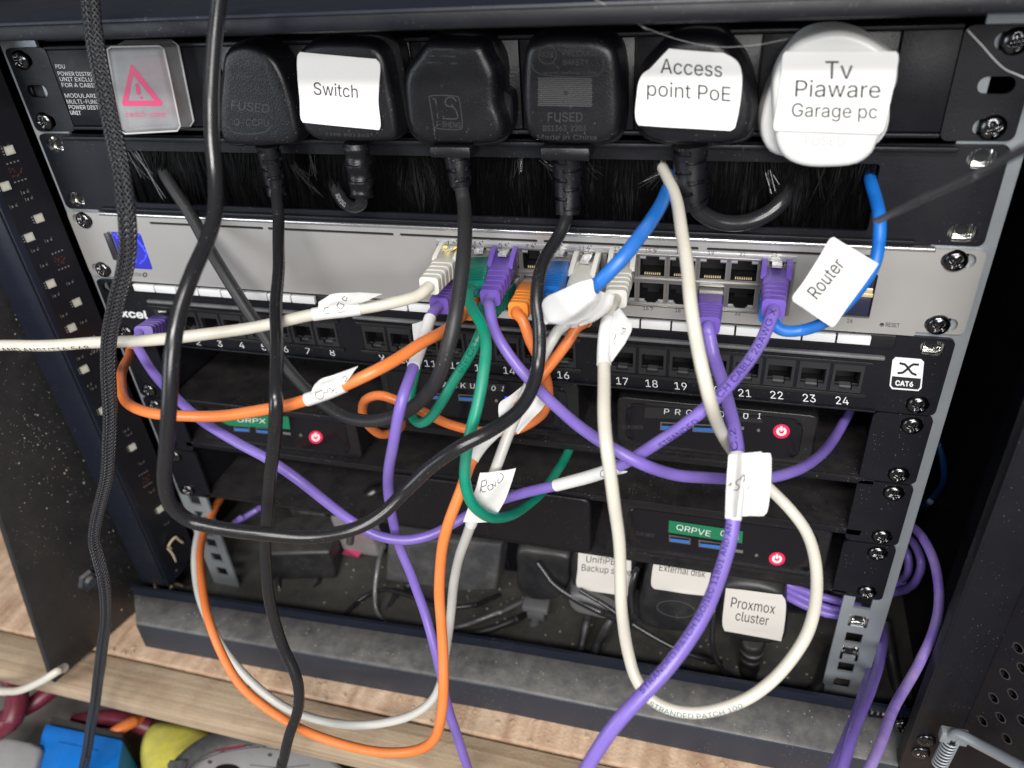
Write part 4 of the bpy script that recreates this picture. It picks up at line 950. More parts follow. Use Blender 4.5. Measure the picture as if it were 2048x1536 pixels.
# 3
t3, b3 = plug('angular black plug with three moulded ribs and a square moulded emblem',
    [(853, 82), (880, 82), (930, 84), (962, 88), (974, 110), (990, 145), (992, 180), (994, 215), (1003, 240), (1006, 270), (990, 286), (960, 290), (900, 290), (850, 288), (825, 276), (812, 250), (806, 210), (803, 165), (810, 138), (832, 108)],
    [(862, 74), (890, 66), (950, 66), (980, 78), (1000, 110), (1006, 140), (1008, 180), (1020, 190), (1024, 230), (1020, 262), (1005, 285), (960, 294), (880, 292), (830, 280), (812, 250), (806, 200), (812, 140), (840, 100)], tread=4.5)
stroke(t3, [[(866, 98), (908, 99)], [(860, 112), (911, 113)], [(855, 125), (914, 127)]], 2.6, [b3], emboss_glint, .04, 'moulded_rib')
stroke(t3, [[(858, 194), (860, 192), (914, 193), (917, 196), (924, 255), (921, 258), (872, 256), (868, 253), (858, 194)]], 1.6, [b3], emboss_glint, .05, 'emblem_frame')
stroke(t3, [[(865, 197), (871, 198)], [(871, 198), (876, 237)], [(913, 203), (906, 195), (895, 196), (890, 204), (894, 211), (908, 215), (915, 226)], [(903, 208), (912, 222), (915, 236), (905, 238), (885, 237)]], 2.2, [b3], emboss_glint, .05, 'emblem')
decal(t3, 'I-SHENG', (872, 253), (921, 256), 11, [b3], emboss_glint, off=.05, name='moulded_lettering')
shape(t3, [[(x + 3.2 * math.cos(i * .7), y + 3.6 * math.sin(i * .7)) for i in range(9)] for x, y in ((884, 172), (855, 255), (937, 258))], [b3], dark, .06, 'pin_hole')
relief(t3, [(910, 288, -12), (912, 308, -12), (918, 340, -13), (922, 378, -14)], 6.8, 5.0, 'slots')
MB().box(*sorted((P(870, 300, -12).x, P(950, 300, -12).x)), -19, -6, P(910, 308, -12).z, P(910, 285, -12).z, 1.2).build('neck', plastic, t3)
c = cable('x', '', [(922, 370, -14), (928, 410, -22), (930, 460, -38), (926, 520, -54), (918, 580, -66), (908, 640, -76), (893, 700, -82), (872, 760, -84), (838, 806, -80), (795, 833, -76), (745, 842, -72), (690, 832, -66), (640, 800, -58), (590, 752, -50), (540, 690, -42), (495, 620, -34), (450, 550, -26), (410, 485, -17), (378, 430, -9), (350, 385, -3), (330, 350, 2), (318, 325, 8)], 6.7, rubber_matt, parent=t3, part='cord')
# 4
t4, b4 = plug('black plug with a chequered grip panel and moulded FUSED lettering',
    [(1052, 92), (1075, 78), (1100, 72), (1150, 72), (1195, 76), (1225, 92), (1236, 120), (1240, 180), (1240, 240), (1234, 272), (1215, 288), (1150, 292), (1080, 286), (1052, 268), (1044, 230), (1042, 150)],
    [(1055, 95), (1075, 70), (1110, 62), (1160, 62), (1210, 66), (1238, 88), (1248, 130), (1250, 190), (1248, 250), (1238, 280), (1200, 292), (1100, 288), (1058, 270), (1048, 200)], tread=4.5)
gp = []
for i in range(30):
    for j in range(15):
        u, v = (i + (.5 if j % 2 else 0)) / 30, j / 15; x = 1077 + 108 * u; y = 156 + 58 * v + 2 * u
        gp.append([(x, y - 1.5), (x + 1.4, y), (x, y + 1.5), (x - 1.4, y)])
shape(t4, gp, [b4], mat('grip_dots', (.11, .11, .112), .35), .08, 'grip_panel')
shape(t4, [[(1132 + 4.5 * math.cos(i * .7), 185 + 4.8 * math.sin(i * .7)) for i in range(9)]], [b4], dark, .12, 'pin_hole')
for s_, a, b, h in (('PRODUCT', (1126, 112), (1196, 112), 12), ('SAFETY', (1126, 130), (1178, 130), 11), ('www.safety.com', (1086, 148), (1192, 148), 6), ('S28', (1083, 114), (1107, 115), 11), ('FUSED', (1096, 243), (1165, 243), 18), ('BS1363  2203', (1086, 262), (1172, 262), 11), ('Made in China', (1074, 279), (1193, 280), 10)): decal(t4, s_, a, b, h, [b4], emboss_glint, off=.05, name='moulded_lettering')
stroke(t4, [[(1096, 91), (1180, 91), (1198, 97), (1205, 110), (1205, 140), (1195, 150), (1085, 149), (1068, 140), (1064, 128)], [(1096, 91), (1083, 96), (1078, 108), (1080, 120), (1095, 128), (1110, 120), (1112, 105), (1105, 93), (1096, 91)], [(1104, 124), (1118, 138)]], 1.5, [b4], emboss_glint, .05, 'moulded_line')
MB().box(*sorted((P(1088, 300, -12).x, P(1186, 300, -12).x)), -20, -6, P(1130, 312, -12).z, P(1130, 285, -12).z, 1.5).build('neck', plastic, t4)
relief(t4, [(1135, 306, -12), (1136, 330, -12), (1136, 370, -13), (1136, 410, -15), (1136, 428, -16)], 7.2, 5.6, 'slots')
c = cable('x', '', [(1136, 420, -17), (1130, 446, -21), (1116, 478, -27), (1094, 515, -38), (1078, 555, -50), (1072, 600, -58), (1076, 650, -64), (1078, 700, -68), (1074, 745, -74), (1058, 790, -84), (1028, 828, -94), (980, 862, -106), (920, 892, -114), (865, 930, -118), (815, 980, -122), (765, 1028, -130), (705, 1060, -138), (620, 1075, -148), (530, 1068, -154), (430, 1054, -158), (378, 1040, -160), (343, 1010, -162), (331, 965, -162), (333, 900, -160), (338, 800, -156), (346, 700, -148), (362, 615, -138), (386, 545, -128), (412, 485, -116), (428, 430, -106), (431, 360, -96), (425, 280, -88), (424, 190, -80), (432, 90, -74), (440, 0, -70), (446, -90, -68)], 6.0, rubber, parent=t4, part='cord')
cable_text(c, 'CABLE H05VV-F 3X1.0MM', (380, 1040), (500, 1062), 2.6, cord_glint, -30); cable_text(c, '3G 0.75MM  CABLE', (1080, 570), (1082, 700), 2.3, cord_glint, 10)
# 5
t5, b5 = plug('black plug with the crumpled paper label reading Access point PoE',
    [(1340, 80), (1365, 72), (1400, 70), (1440, 76), (1465, 100), (1490, 140), (1505, 190), (1508, 240), (1495, 275), (1460, 290), (1400, 293), (1320, 288), (1282, 272), (1268, 240), (1268, 190), (1284, 140), (1315, 105)],
    [(1345, 66), (1370, 52), (1410, 48), (1445, 54), (1465, 80), (1495, 120), (1512, 180), (1514, 240), (1500, 278), (1440, 292), (1330, 290), (1280, 270), (1272, 200), (1290, 140), (1325, 95)], tread=5)
l5 = sheet([(1338, 97, -23.5), (1318, 118, -23.5), (1300, 137, -23.3), (1285, 148, -22.9), (1277, 165, -23.1), (1273, 195, -23.3), (1270, 225, -23.5), (1272, 242, -23.7), (1277, 251, -23.9)], [(1446, 106, -23.5), (1466, 116, -23.3), (1478, 128, -23.1), (1484, 150, -22.9), (1483, 180, -23.1), (1479, 215, -23.5), (1473, 244, -23.7), (1469, 256, -24.1), (1461, 261, -24.7)], t5, bulge=.8, wrinkle=.8, name='paper_label')
decal(t5, 'Access', (1321, 146), (1444, 154), 29, [l5], ink, up=(.02, -1)); decal(t5, 'point PoE', (1294, 191), (1461, 203), 29, [l5], ink, up=(.02, -1))
relief(t5, [(1380, 288, -12), (1380, 320, -12), (1382, 360, -13), (1386, 400, -14), (1390, 412, -14)], 7.6, 6.2, 'slots')
c = cable('x', '', [(1386, 402, -14), (1400, 424, -13), (1425, 440, -11), (1460, 448, -9), (1500, 444, -6), (1535, 428, -3), (1560, 405, 0), (1572, 380, 5), (1576, 350, 12)], 7.4, rubber, parent=t5, part='cord')
# 6 white double plug
t6, b6b = plug('white two-layer adaptor plug with the label reading Tv Piaware Garage pc',
    [(1575, 110), (1610, 72), (1660, 60), (1710, 68), (1750, 92), (1775, 140), (1778, 200), (1772, 260), (1750, 290), (1700, 310), (1620, 318), (1565, 316), (1535, 300), (1521, 265), (1524, 225), (1540, 175)],
    [(1580, 105), (1612, 68), (1660, 56), (1712, 64), (1752, 90), (1776, 140), (1780, 200), (1774, 262), (1750, 292), (1690, 312), (1600, 318), (1540, 304), (1522, 265), (1526, 225), (1545, 170)], tread=3, m=white_plastic, yf=-17)
fo = px_outline([(1562, 118), (1590, 88), (1630, 70), (1680, 62), (1725, 72), (1765, 95), (1792, 118), (1797, 145), (1793, 172), (1780, 198), (1776, 225), (1772, 262), (1757, 282), (1745, 308), (1715, 330), (1660, 337), (1605, 334), (1570, 318), (1553, 290), (1548, 255), (1545, 215), (1546, 160)], -25.5)
f6 = body(fo, round_levels(-25.5, -17, 2.6, .4)).build('front_body', white_plastic, t6, 40)
l6 = sheet([(1571, 103, -26.3), (1566, 110, -26.3), (1562, 150, -26.3), (1555, 205, -26.3), (1547, 252, -26.4), (1549, 261, -26.4)], [(1792, 103, -26.3), (1797, 110, -26.2), (1790, 160, -26.2), (1778, 215, -26.2), (1766, 260, -26.5), (1758, 268, -26.8)], t6, bulge=.3, wrinkle=.3, name='paper_label')
decal(t6, 'Tv', (1650, 158), (1705, 158), 36, [l6], ink, up=(.02, -1)); decal(t6, 'Piaware', (1590, 193), (1760, 196), 33, [l6], ink, up=(.06, -1)); decal(t6, 'Garage pc', (1583, 233), (1754, 237), 27, [l6], ink, up=(.06, -1))
decal(t6, 'FUSED', (1609, 291), (1690, 292), 19, [f6], mat('moulded_white', (.52, .52, .52), .4), off=.05, name='moulded_lettering')  # greyer white puts shade on the raised letters into the colour
# ================================================================ braided twin cord on the left
br_ = thing('braided_cord', 'thick black woven twin cord hanging at the far left in front of everything', 'cord', P(170, 1536, -150))
bp0 = [(170, -90, -66), (180, 0, -72), (192, 90, -80), (207, 170, -90), (226, 260, -100), (243, 340, -110), (252, 410, -116), (255, 470, -118), (248, 540, -118), (232, 605, -118), (219, 670, -117), (216, 760, -116), (219, 850, -114), (217, 930, -114), (206, 990, -112), (193, 1045, -110), (190, 1085, -110), (205, 1150, -112), (211, 1210, -114), (206, 1290, -118), (195, 1370, -124), (186, 1440, -130), (168, 1530, -138), (150, 1600, -145)]
cc = Cable([(x, y, d) for x, y, d in bp0], 5)
for sgn in (-1, 1):
    ln = []
    for i, p in enumerate(cc.line):
        t = cc.T[i]; f = (CAM - p).normalized(); sd = f.cross(t).normalized(); k = cc.L[i] / cc.L[-1]; an = .35 * math.sin(k * 5)
        off = (sd * math.cos(an) + f * math.sin(an)) * 1.4 * sgn; ln.append(p + off)
    tube(ln, 2.0, 24, 'strand', braidm, br_)
# cobweb threads, cable tie tail
cw = [P(1175, -10, -60), P(1290, 55, -40), P(1380, 85, -30), P(1440, 94, -29), P(1520, 89, -30), P(1575, 78, -26)]
tag(tube(catmull(cw, 10), .085, 6, 'cobweb_thread', mat('spider_silk', (.6, .6, .6), .4)), 'thin pale cobweb thread stretched above the Access point label', 'cobweb')
cw = [P(1935, 60, -20), P(1965, 92, -20), P(1985, 115, -20), P(2010, 138, -22), P(2050, 156, -25)]
tag(tube(catmull(cw, 10), .2, 6, 'cobweb_thread', MATS['spider_silk']), 'thin pale cobweb thread by the upper right cabinet corner', 'cobweb')
tie = thing('cable_tie', 'black cable tie tail sticking out across the blue cable at the right', 'cable tie', P(1760, 440, -60))
tl = catmull([P(1752, 443, -52), P(1850, 396, -75), P(1950, 350, -100), P(2060, 292, -128)], 10)
tube(tl, 1.6, 10, 'tail', mat('tie_plastic', (.05, .05, .052), .3), tie, flat=.45)
# ================================================================ patch cables with their moulded boots
def rj(root, x, z, end, col, w=12.2, h=9.6, clear_body=None, ears=True, ribs=4, y0=-1.2, we=9.6, he=8.8, flip=False, b0=None):
    P0 = V3((x, y0, z)); E = end; d = (E - P0).normalized(); sd = V3((1, 0, 0)); sd = (sd - d * sd.dot(d)).normalized(); up = sd.cross(d).normalized()
    if up.z < 0: up = -up
    if flip: up = -up
    Lh = (E - P0).length
    def sec(mb_rows, s, w_, h_, r, base=P0): 
        mb_rows.append([base + d * s + sd * a + up * b for a, b in rrect(-w_ / 2, w_ / 2, -h_ / 2, h_ / 2, r, 3)])
    def loft(rows, name, m, sm=45):
        n = len(rows[0]); V = [p for r in rows for p in r]; F = []
        for j in range(len(rows) - 1):
            for i in range(n): F.append((j * n + i, j * n + (i + 1) % n, (j + 1) * n + (i + 1) % n, (j + 1) * n + i))
        F.append(tuple(range(n - 1, -1, -1))); F.append(tuple((len(rows) - 1) * n + i for i in range(n)))
        return emit_mesh(name, V, F, m, root, sm)
    rows = []; sec(rows, -9, 11.4, 7.8, .4); sec(rows, 7.5, 11.4, 7.8, .4); pb = loft(rows, 'connector', clear_body or smoke, 30)
    rows = []; b0 = b0 or (5.5 if ears else 7.5); f = lambda t: (w + (we - w) * t, h + (he - h) * t)
    sec(rows, b0, w - 1, h - 1, .8); sec(rows, b0 + .6, w, h, 1.2)
    n = ribs; s_rib = b0 + (Lh - b0) * .45; sec(rows, s_rib, *f(.42), 1.4)
    pitch = (Lh - s_rib) / n
    for k in range(n):
        t0 = .45 + .55 * k / n; a, b = f(t0); s0 = s_rib + pitch * k
        sec(rows, s0 + .01, a - 2.6, b - 2.4, 1.2); sec(rows, s0 + pitch * .32, a - 2.6, b - 2.4, 1.2); sec(rows, s0 + pitch * .36, a, b, 1.8); sec(rows, s0 + pitch * .98, *f(t0 + .5 / n), 2.0)
    sec(rows, Lh, we - 1.2, he - 1.2, 2.2)
    bt = loft(rows, 'boot', BOOT[col])
    if ears:
        for sg in (-1, 1):
            prof = [(b0 + 12, h / 2 - 1.0), (b0 + 10, h / 2 + .6), (b0 + 3, h / 2 + 2.6), (b0 - 1.5, h / 2 + 3.6), (b0 - 3.4, h / 2 + 3.4), (b0 - 4.2, h / 2 + 2.4), (b0 - 3.6, h / 2 + 1.2), (b0 - 1, h / 2 - .5)]
            V = [P0 + d * a + up * b + sd * (sg * (w / 2 - .7) + q) for q in (-1.15, 1.15) for a, b in prof]; k = len(prof)
            F = [tuple(range(k)), tuple(range(2 * k - 1, k - 1, -1))] + [(i, k + i, k + (i + 1) % k, (i + 1) % k) for i in range(k)]
            emit_mesh('latch_guard', V, F, BOOT[col], root, 50)
    V = []
    for s_, b in ((-3, 4.6), (4, 5.6), (10, 6.4)):
        for q in (-2.2, 2.2):
            for e in (0, 1.1): V.append(P0 + d * s_ + up * (b + e) + sd * q)
    F = []
    for j in range(2):
        a = j * 4; F += [(a, a + 4, a + 6, a + 2), (a + 1, a + 3, a + 7, a + 5), (a, a + 1, a + 5, a + 4), (a + 2, a + 6, a + 7, a + 3)]
    F += [(0, 2, 3, 1), (8, 9, 11, 10)]
    emit_mesh('latch', V, F, clear, root, 0)
    return E, d
G = 'patch cables in the switch'
def port(n): 
    c = (n - 1) // 2; return PORTX[c], (-105.7 if n % 2 else -119.8)
def patch(label, n, endpx, col, pts, D=5.25, jack=None, boot=None, name='patch_cable', group=G, **kw):
    E = P(*endpx); t = thing(name, label, 'cable', min((P(*p) for p in pts), key=lambda v: v.z), group)
    x, z = port(n); Ee, d = rj(t, x, z, E, boot or col, **kw)
    allp = [(0, 0, 0, Ee - d * 6), (0, 0, 0, Ee + d * 3)] + list(pts)
    c = cable('', '', allp, D, JACK[jack or col], parent=t); c.root = t; return c
flagcol = paper
# white, port 1, leaves to the left
c = patch('off-white cable from the leftmost top port running out of the picture at the left', 1, (858, 572, -42), 'white',
    [(835, 590, -50), (790, 602, -57), (720, 614, -64), (640, 626, -72), (560, 642, -78), (480, 657, -85), (400, 668, -95), (300, 679, -103), (200, 686, -104), (100, 690, -104), (0, 691, -104), (-80, 690, -104)], D=5.6)
cable_text(c, '01 AND ANSI/TIA 568', (-5, 697), (185, 694), 2.6, ink, -52)
sleeve(c, (720, 614), (625, 629))
f_ = sheet([(636, 624, -72.5), (660, 618, -70.5), (690, 612, -68), (716, 607, -66)], [(637, 606, -74), (665, 590, -72), (710, 586, -69), (764, 589, -66)], c.root, 'paper_flag', bulge=.6, wrinkle=.7)
so = [o for o in c.root.children if o.name.startswith('paper_wrap')]
stroke(c.root, [[(647, 624), (650, 616), (658, 615)], [(648, 628), (660, 626)], [(678, 603), (674, 612), (682, 618), (688, 610), (680, 606)], [(690, 592), (684, 597), (692, 601), (694, 594)], [(676, 626), (690, 622), (696, 617)]], 1.2, so + [f_], ink)
# purple, port 2
c = patch('purple cable from the lower left port with a folded paper tag near its plug', 2, (878, 612, -34), 'purple',
    [(864, 632, -44), (852, 665, -56), (838, 705, -70), (822, 750, -84), (804, 800, -96), (789, 870, -100), (777, 940, -96), (776, 985, -92), (786, 1040, -88), (800, 1095, -86), (822, 1150, -88), (850, 1230, -94), (870, 1300, -104), (886, 1370, -111), (900, 1430, -115), (920, 1490, -117), (940, 1550, -118), (955, 1620, -120)], ears=False)
sleeve(c, (862, 636), (828, 735)); sheet([(862, 636, -46), (850, 668, -57), (836, 715, -74), (826, 746, -84)], [(824, 648, -48), (826, 672, -58), (833, 715, -72), (822, 742, -83)], c.root, 'paper_flag', wrinkle=.6)
# green, port 3
c = patch('green cable from the third port hanging in a deep loop under the patch panel', 3, (950, 578, -36), 'green',
    [(938, 585, -46), (938, 600, -50), (948, 625, -56), (965, 655, -64), (974, 695, -74), (969, 750, -84), (956, 810, -92), (941, 865, -98), (931, 920, -102), (931, 965, -104), (944, 1005, -104), (972, 1030, -98), (1010, 1034, -84), (1050, 1016, -62), (1090, 980, -38), (1120, 935, -14), (1142, 890, 6), (1160, 840, 26), (1172, 795, 45), (1180, 760, 70)], ears=False, h=9, w=11.6, b0=9, ribs=6)
# green, lower port 6
c = patch('green cable from a lower port doubling back behind the purple cable in a tight hook', 6, (975, 622, -36), 'green',
    [(968, 645, -46), (955, 680, -52), (935, 722, -56), (905, 768, -58), (880, 808, -60), (858, 838, -61), (840, 846, -60), (826, 836, -57), (820, 812, -52), (824, 780, -46), (832, 740, -36), (840, 700, -20), (846, 660, 10)], ears=False, flip=True)
cable_text(c, 'UTP CAT5E', (925, 740), (962, 660), 2.8, mat('dark_green_print', (0, .06, .05), .5), 10)
# orange, lower port 4, looping left
c = patch('orange cable looping left round the rack edge with a handwritten paper tag', 4, (930, 625, -36), 'orange',
    [(915, 640, -48), (890, 660, -62), (850, 684, -78), (800, 716, -92), (745, 746, -103), (690, 772, -108), (640, 793, -110), (580, 811, -112), (500, 824, -114), (420, 831, -115), (340, 831, -114), (290, 824, -110), (259, 808, -102), (245, 785, -90), (243, 755, -72), (249, 730, -50), (258, 712, -26), (262, 700, -5), (264, 690, 25)], ears=False)
s1 = sleeve(c, (690, 772), (612, 803)); f1 = sheet([(614, 799, -112), (640, 785, -111), (668, 775, -110), (690, 766, -109)], [(630, 768, -113), (645, 756, -112), (668, 750, -111), (716, 732, -108)], c.root, 'paper_flag', bulge=.8, wrinkle=.9)
stroke(c.root, [[(645, 780), (632, 786), (632, 794), (642, 798), (648, 792), (648, 784), (654, 786), (656, 778)], [(658, 776), (674, 786)], [(662, 788), (671, 774)], [(684, 756), (690, 752), (694, 755), (690, 764)]], 1.2, [s1, f1], ink)
# purple, port 5
c = patch('purple cable from the fifth port sagging right in a long curve to under the panel', 5, (980, 596, -40), 'purple',
    [(979, 612, -47), (986, 650, -54), (1005, 690, -60), (1034, 732, -64), (1075, 776, -70), (1120, 816, -78), (1170, 860, -88), (1222, 896, -97), (1280, 926, -98), (1340, 945, -88), (1400, 955, -78), (1460, 960, -70), (1530, 956, -62), (1590, 942, -48), (1635, 915, -26), (1665, 880, 0), (1690, 840, 22), (1706, 805, 42), (1715, 775, 70)], D=5.25)
# orange, lower port 8, coiling behind
c = patch('orange cable dropping from a lower port and coiling back behind the black cord', 8, (1036, 622, -36), 'orange',
    [(1045, 640, -42), (1060, 680, -44), (1080, 720, -42), (1094, 765, -38), (1094, 805, -34), (1078, 835, -30), (1040, 858, -28), (1000, 864, -30), (950, 860, -34), (900, 846, -38), (850, 824, -42), (800, 804, -44), (760, 792, -44), (733, 800, -42), (726, 825, -36), (738, 850, -30), (762, 868, -24), (790, 864, -14), (806, 845, 5), (812, 820, 30)], flip=True, ears=False)
# orange, port 10
oc = patch('long orange cable with a paper wrap hanging down and looping along the wooden batten', 10, (1165, 640, -36), 'orange',
    [(1155, 655, -40), (1135, 685, -44), (1105, 725, -48), (1075, 765, -54), (1045, 805, -62), (1010, 845, -72), (965, 890, -84), (942, 925, -92), (920, 985, -100), (900, 1040, -106), (885, 1100, -110), (878, 1170, -114), (882, 1240, -120), (886, 1310, -127), (887, 1370, -134), (882, 1430, -140), (868, 1475, -143), (835, 1500, -144), (785, 1505, -144), (720, 1496, -143), (650, 1478, -140), (590, 1452, -136), (530, 1415, -130), (480, 1368, -122), (445, 1310, -112), (418, 1240, -98), (404, 1170, -74), (401, 1110, -46), (410, 1060, -18), (430, 1015, 10), (455, 975, 40)], flip=True, ears=False)
s1 = sleeve(oc, (1034, 816), (944, 918)); f1 = sheet([(1056, 763, -55), (1022, 790, -60), (999, 806, -64), (997, 820, -66), (998, 838, -68)], [(1068, 765, -55), (1050, 790, -58), (1034, 808, -62), (1020, 824, -66), (1008, 842, -70)], oc.root, 'paper_flag', wrinkle=.6)
# pale grey, port 11
gc = patch('pale grey cable with a tag reading Row hanging in a loop over the sill', 11, (1135, 640, -46), 'grey',
    [(1118, 660, -50), (1095, 698, -54), (1070, 745, -58), (1045, 800, -66), (1018, 865, -74), (995, 925, -82), (970, 990, -88), (943, 1045, -88), (925, 1095, -82), (910, 1160, -78), (901, 1230, -78), (892, 1300, -80), (882, 1360, -86), (862, 1400, -94), (825, 1428, -102), (770, 1445, -108), (700, 1450, -110), (630, 1438, -110), (560, 1408, -108), (500, 1362, -104), (450, 1300, -94), (415, 1235, -78), (394, 1170, -56), (389, 1110, -34), (398, 1060, -10), (415, 1020, 16)], boot='white')
sleeve(gc, (972, 950), (935, 1045)); f1 = sheet([(960, 946, -92), (952, 975, -94), (938, 1010, -96), (926, 1044, -96)], [(1032, 937, -86), (1023, 965, -87), (1010, 1000, -88), (985, 1044, -90)], gc.root, 'paper_flag', bulge=1.0, wrinkle=.8)
stroke(gc.root, [[(964, 962), (962, 975), (960, 985)], [(964, 962), (972, 960), (972, 970), (962, 975), (966, 984), (972, 982)], [(984, 968), (976, 972), (978, 980), (986, 976), (984, 968), (990, 972), (992, 962)], [(996, 958), (996, 966), (1004, 960), (1006, 950), (1000, 946)]], 1.3, [f1], ink)
sheet([(1072, 778, -60), (1060, 800, -64), (1045, 830, -69), (1030, 862, -73)], [(1094, 803, -58), (1084, 818, -62), (1062, 840, -66), (1036, 868, -72)], gc.root, 'paper_flag', bulge=.5, wrinkle=.5)
# blue, port 9, wrapped
c = patch('thick blue cable bent up through a crumpled white wrap towards the brush panel', 9, (1096, 590, -42), 'blue',
    [(1092, 606, -52), (1098, 622, -60), (1122, 624, -66), (1150, 608, -70), (1180, 583, -73), (1215, 550, -74), (1250, 513, -70), (1285, 466, -58), (1312, 425, -40), (1330, 390, -20), (1342, 360, -2), (1350, 330, 14)], D=5.9, ears=False, clear_body=clear, ribs=6, we=11, he=9, b0=11)
sheet([(1183, 560, -78), (1150, 568, -78), (1118, 580, -74), (1093, 594, -69), (1083, 610, -66), (1086, 634, -66)], [(1204, 586, -76), (1200, 600, -76), (1186, 620, -75), (1165, 640, -73), (1140, 650, -72), (1108, 647, -68)], c.root, 'paper_wrap', bulge=5.0, wrinkle=2.2, nu=30, nv=34)
sheet([(1196, 580, -75), (1180, 604, -75), (1160, 626, -74), (1148, 640, -73)], [(1229, 590, -68), (1222, 616, -68), (1192, 640, -68), (1160, 651, -69)], c.root, 'paper_flag', bulge=1.4, wrinkle=.9)
# off-white loop, port 13
wc = patch('off-white cable making one wide loop at the right and rising to the brush panel', 13, (1232, 598, -42), 'white',
    [(1224, 618, -52), (1214, 655, -62), (1209, 700, -72), (1207, 760, -86), (1209, 830, -102), (1216, 900, -114), (1226, 980, -118), (1235, 1060, -118), (1240, 1150, -120), (1245, 1230, -124), (1254, 1300, -130), (1270, 1355, -136), (1298, 1395, -140), (1345, 1418, -142), (1400, 1422, -141), (1455, 1410, -138), (1510, 1385, -133), (1560, 1345, -126), (1600, 1290, -117), (1625, 1230, -106), (1635, 1170, -94), (1630, 1115, -84), (1612, 1065, -75), (1580, 1020, -68), (1540, 978, -64), (1500, 940, -64), (1465, 900, -70), (1440, 855, -84), (1420, 800, -98), (1405, 740, -96), (1392, 670, -86), (1381, 600, -76), (1373, 530, -62), (1364, 465, -46), (1352, 400, -26), (1338, 360, -10), (1324, 332, 4), (1316, 310, 20)], D=5.25)
cable_text(wc, 'STRANDED PATCH 100', (1300, 1402), (1480, 1405), 2.4, mat('teal_print', (.02, .13, .2), .5), -38)
sleeve(wc, (1219, 640), (1209, 728)); f1 = sheet([(1226, 625, -56), (1222, 655, -64), (1219, 690, -71), (1216, 728, -79)], [(1240, 616, -54), (1264, 652, -60), (1252, 682, -66), (1224, 722, -77)], wc.root, 'paper_flag', bulge=.4, wrinkle=.5)
decal(wc.root, 'Pi', (1243, 655), (1240, 668), 9, [f1], ink); stroke(wc.root, [[(1232, 668), (1230, 676), (1228, 680)], [(1228, 686), (1230, 690)]], 1.4, [f1], ink)
# purple, lower port 20
pc = patch('purple cable', 20, (1418, 652, -34), 'purple',
    [(1420, 670, -38), (1428, 710, -42), (1441, 755, -52), (1455, 810, -66), (1467, 860, -80), (1473, 910, -92), (1471, 970, -102), (1466, 1030, -110), (1458, 1090, -118), (1442, 1150, -128), (1415, 1215, -140), (1380, 1275, -150), (1335, 1335, -160), (1285, 1390, -168), (1235, 1445, -175), (1195, 1500, -180), (1165, 1555, -184), (1140, 1620, -188)], D=5.8, flip=True, ears=False, ribs=5)
pc.root['label'] = 'purple cable with a large white handwritten tag, running down to the bottom edge'
cable_text(pc, 'STRANDED PATCH ISO/IEC 11801 AND AN', (1290, 1385), (1458, 1048), 2.4, blue_print, 25)
cable_text(pc, 'C.2', (1474, 908), (1466, 868), 2.8, blue_print, 20)
s1 = sleeve(pc, (1470, 908), (1465, 1040)); f1 = sheet([(1456, 910, -101), (1453, 950, -107), (1450, 1000, -114), (1449, 1037, -118)], [(1523, 903, -93), (1526, 915, -93), (1525, 1018, -103), (1518, 1030, -104)], pc.root, 'paper_flag', bulge=-.4, wrinkle=.5, curl=lambda s, t: 1.5 * math.exp(-((s - .16) / .16) ** 2) - 1.0 * math.exp(-((s - .5) / .14) ** 2))
f2 = sheet([(1500, 906, -89), (1500, 950, -92), (1500, 1000, -96), (1500, 1032, -98)], [(1540, 906, -87), (1543, 915, -87), (1535, 1022, -95), (1528, 1032, -96)], pc.root, 'paper_flag', bulge=.3, wrinkle=.3)
stroke(pc.root, [[(1455, 971), (1463, 966), (1459, 974)], [(1482, 957), (1473, 962), (1472, 968), (1478, 972), (1474, 980), (1467, 980)], [(1481, 955), (1488, 950), (1489, 958), (1485, 967)], [(1486, 981), (1488, 979)], [(1494, 977), (1499, 975)]], 1.7, [f1], ink)
# purple, port 23 to patch panel port 1
vc = patch('purple cable from the rightmost top port sagging left across the rack', 23, (1547, 618, -42), 'purple',
    [(1540, 640, -50), (1522, 680, -58), (1495, 725, -68), (1460, 770, -80), (1420, 810, -88), (1370, 850, -91), (1310, 890, -90), (1250, 925, -88), (1185, 950, -84), (1110, 970, -78), (1040, 988, -74), (970, 1012, -73), (910, 1045, -80), (860, 1070, -88), (810, 1080, -94), (760, 1072, -97), (710, 1045, -98), (650, 1002, -100), (590, 955, -101), (530, 915, -100), (470, 882, -96), (410, 845, -88), (360, 800, -78), (315, 752, -68), (287, 712, -60), (274, 685, -54), (282, 660, -46)], D=5.25)
cable_text(vc, 'ECH CABLE 26AWG X', (1425, 806), (1546, 628), 2.6, blue_print, 5); cable_text(vc, 'STRANDED', (1322, 882), (1395, 834), 2.7, blue_print, -42)
sleeve(vc, (1240, 930), (1112, 970)); sheet([(1215, 945, -86), (1225, 942, -86), (1232, 940, -86)], [(1222, 952, -85), (1250, 946, -86), (1255, 943, -86)], vc.root, 'paper_flag', wrinkle=.2); stroke(vc.root, [[(1208, 938), (1202, 944), (1202, 952), (1208, 954)]], 1.2, [o for o in vc.root.children if o.name.startswith('paper_wrap')], ink)
x1 = PPX[0]
def rj_panel():
    E = P(287, 668, -48); return rj(vc.root, x1, -160.0, E, 'purple', y0=-1.9, ears=False)
rj_panel()
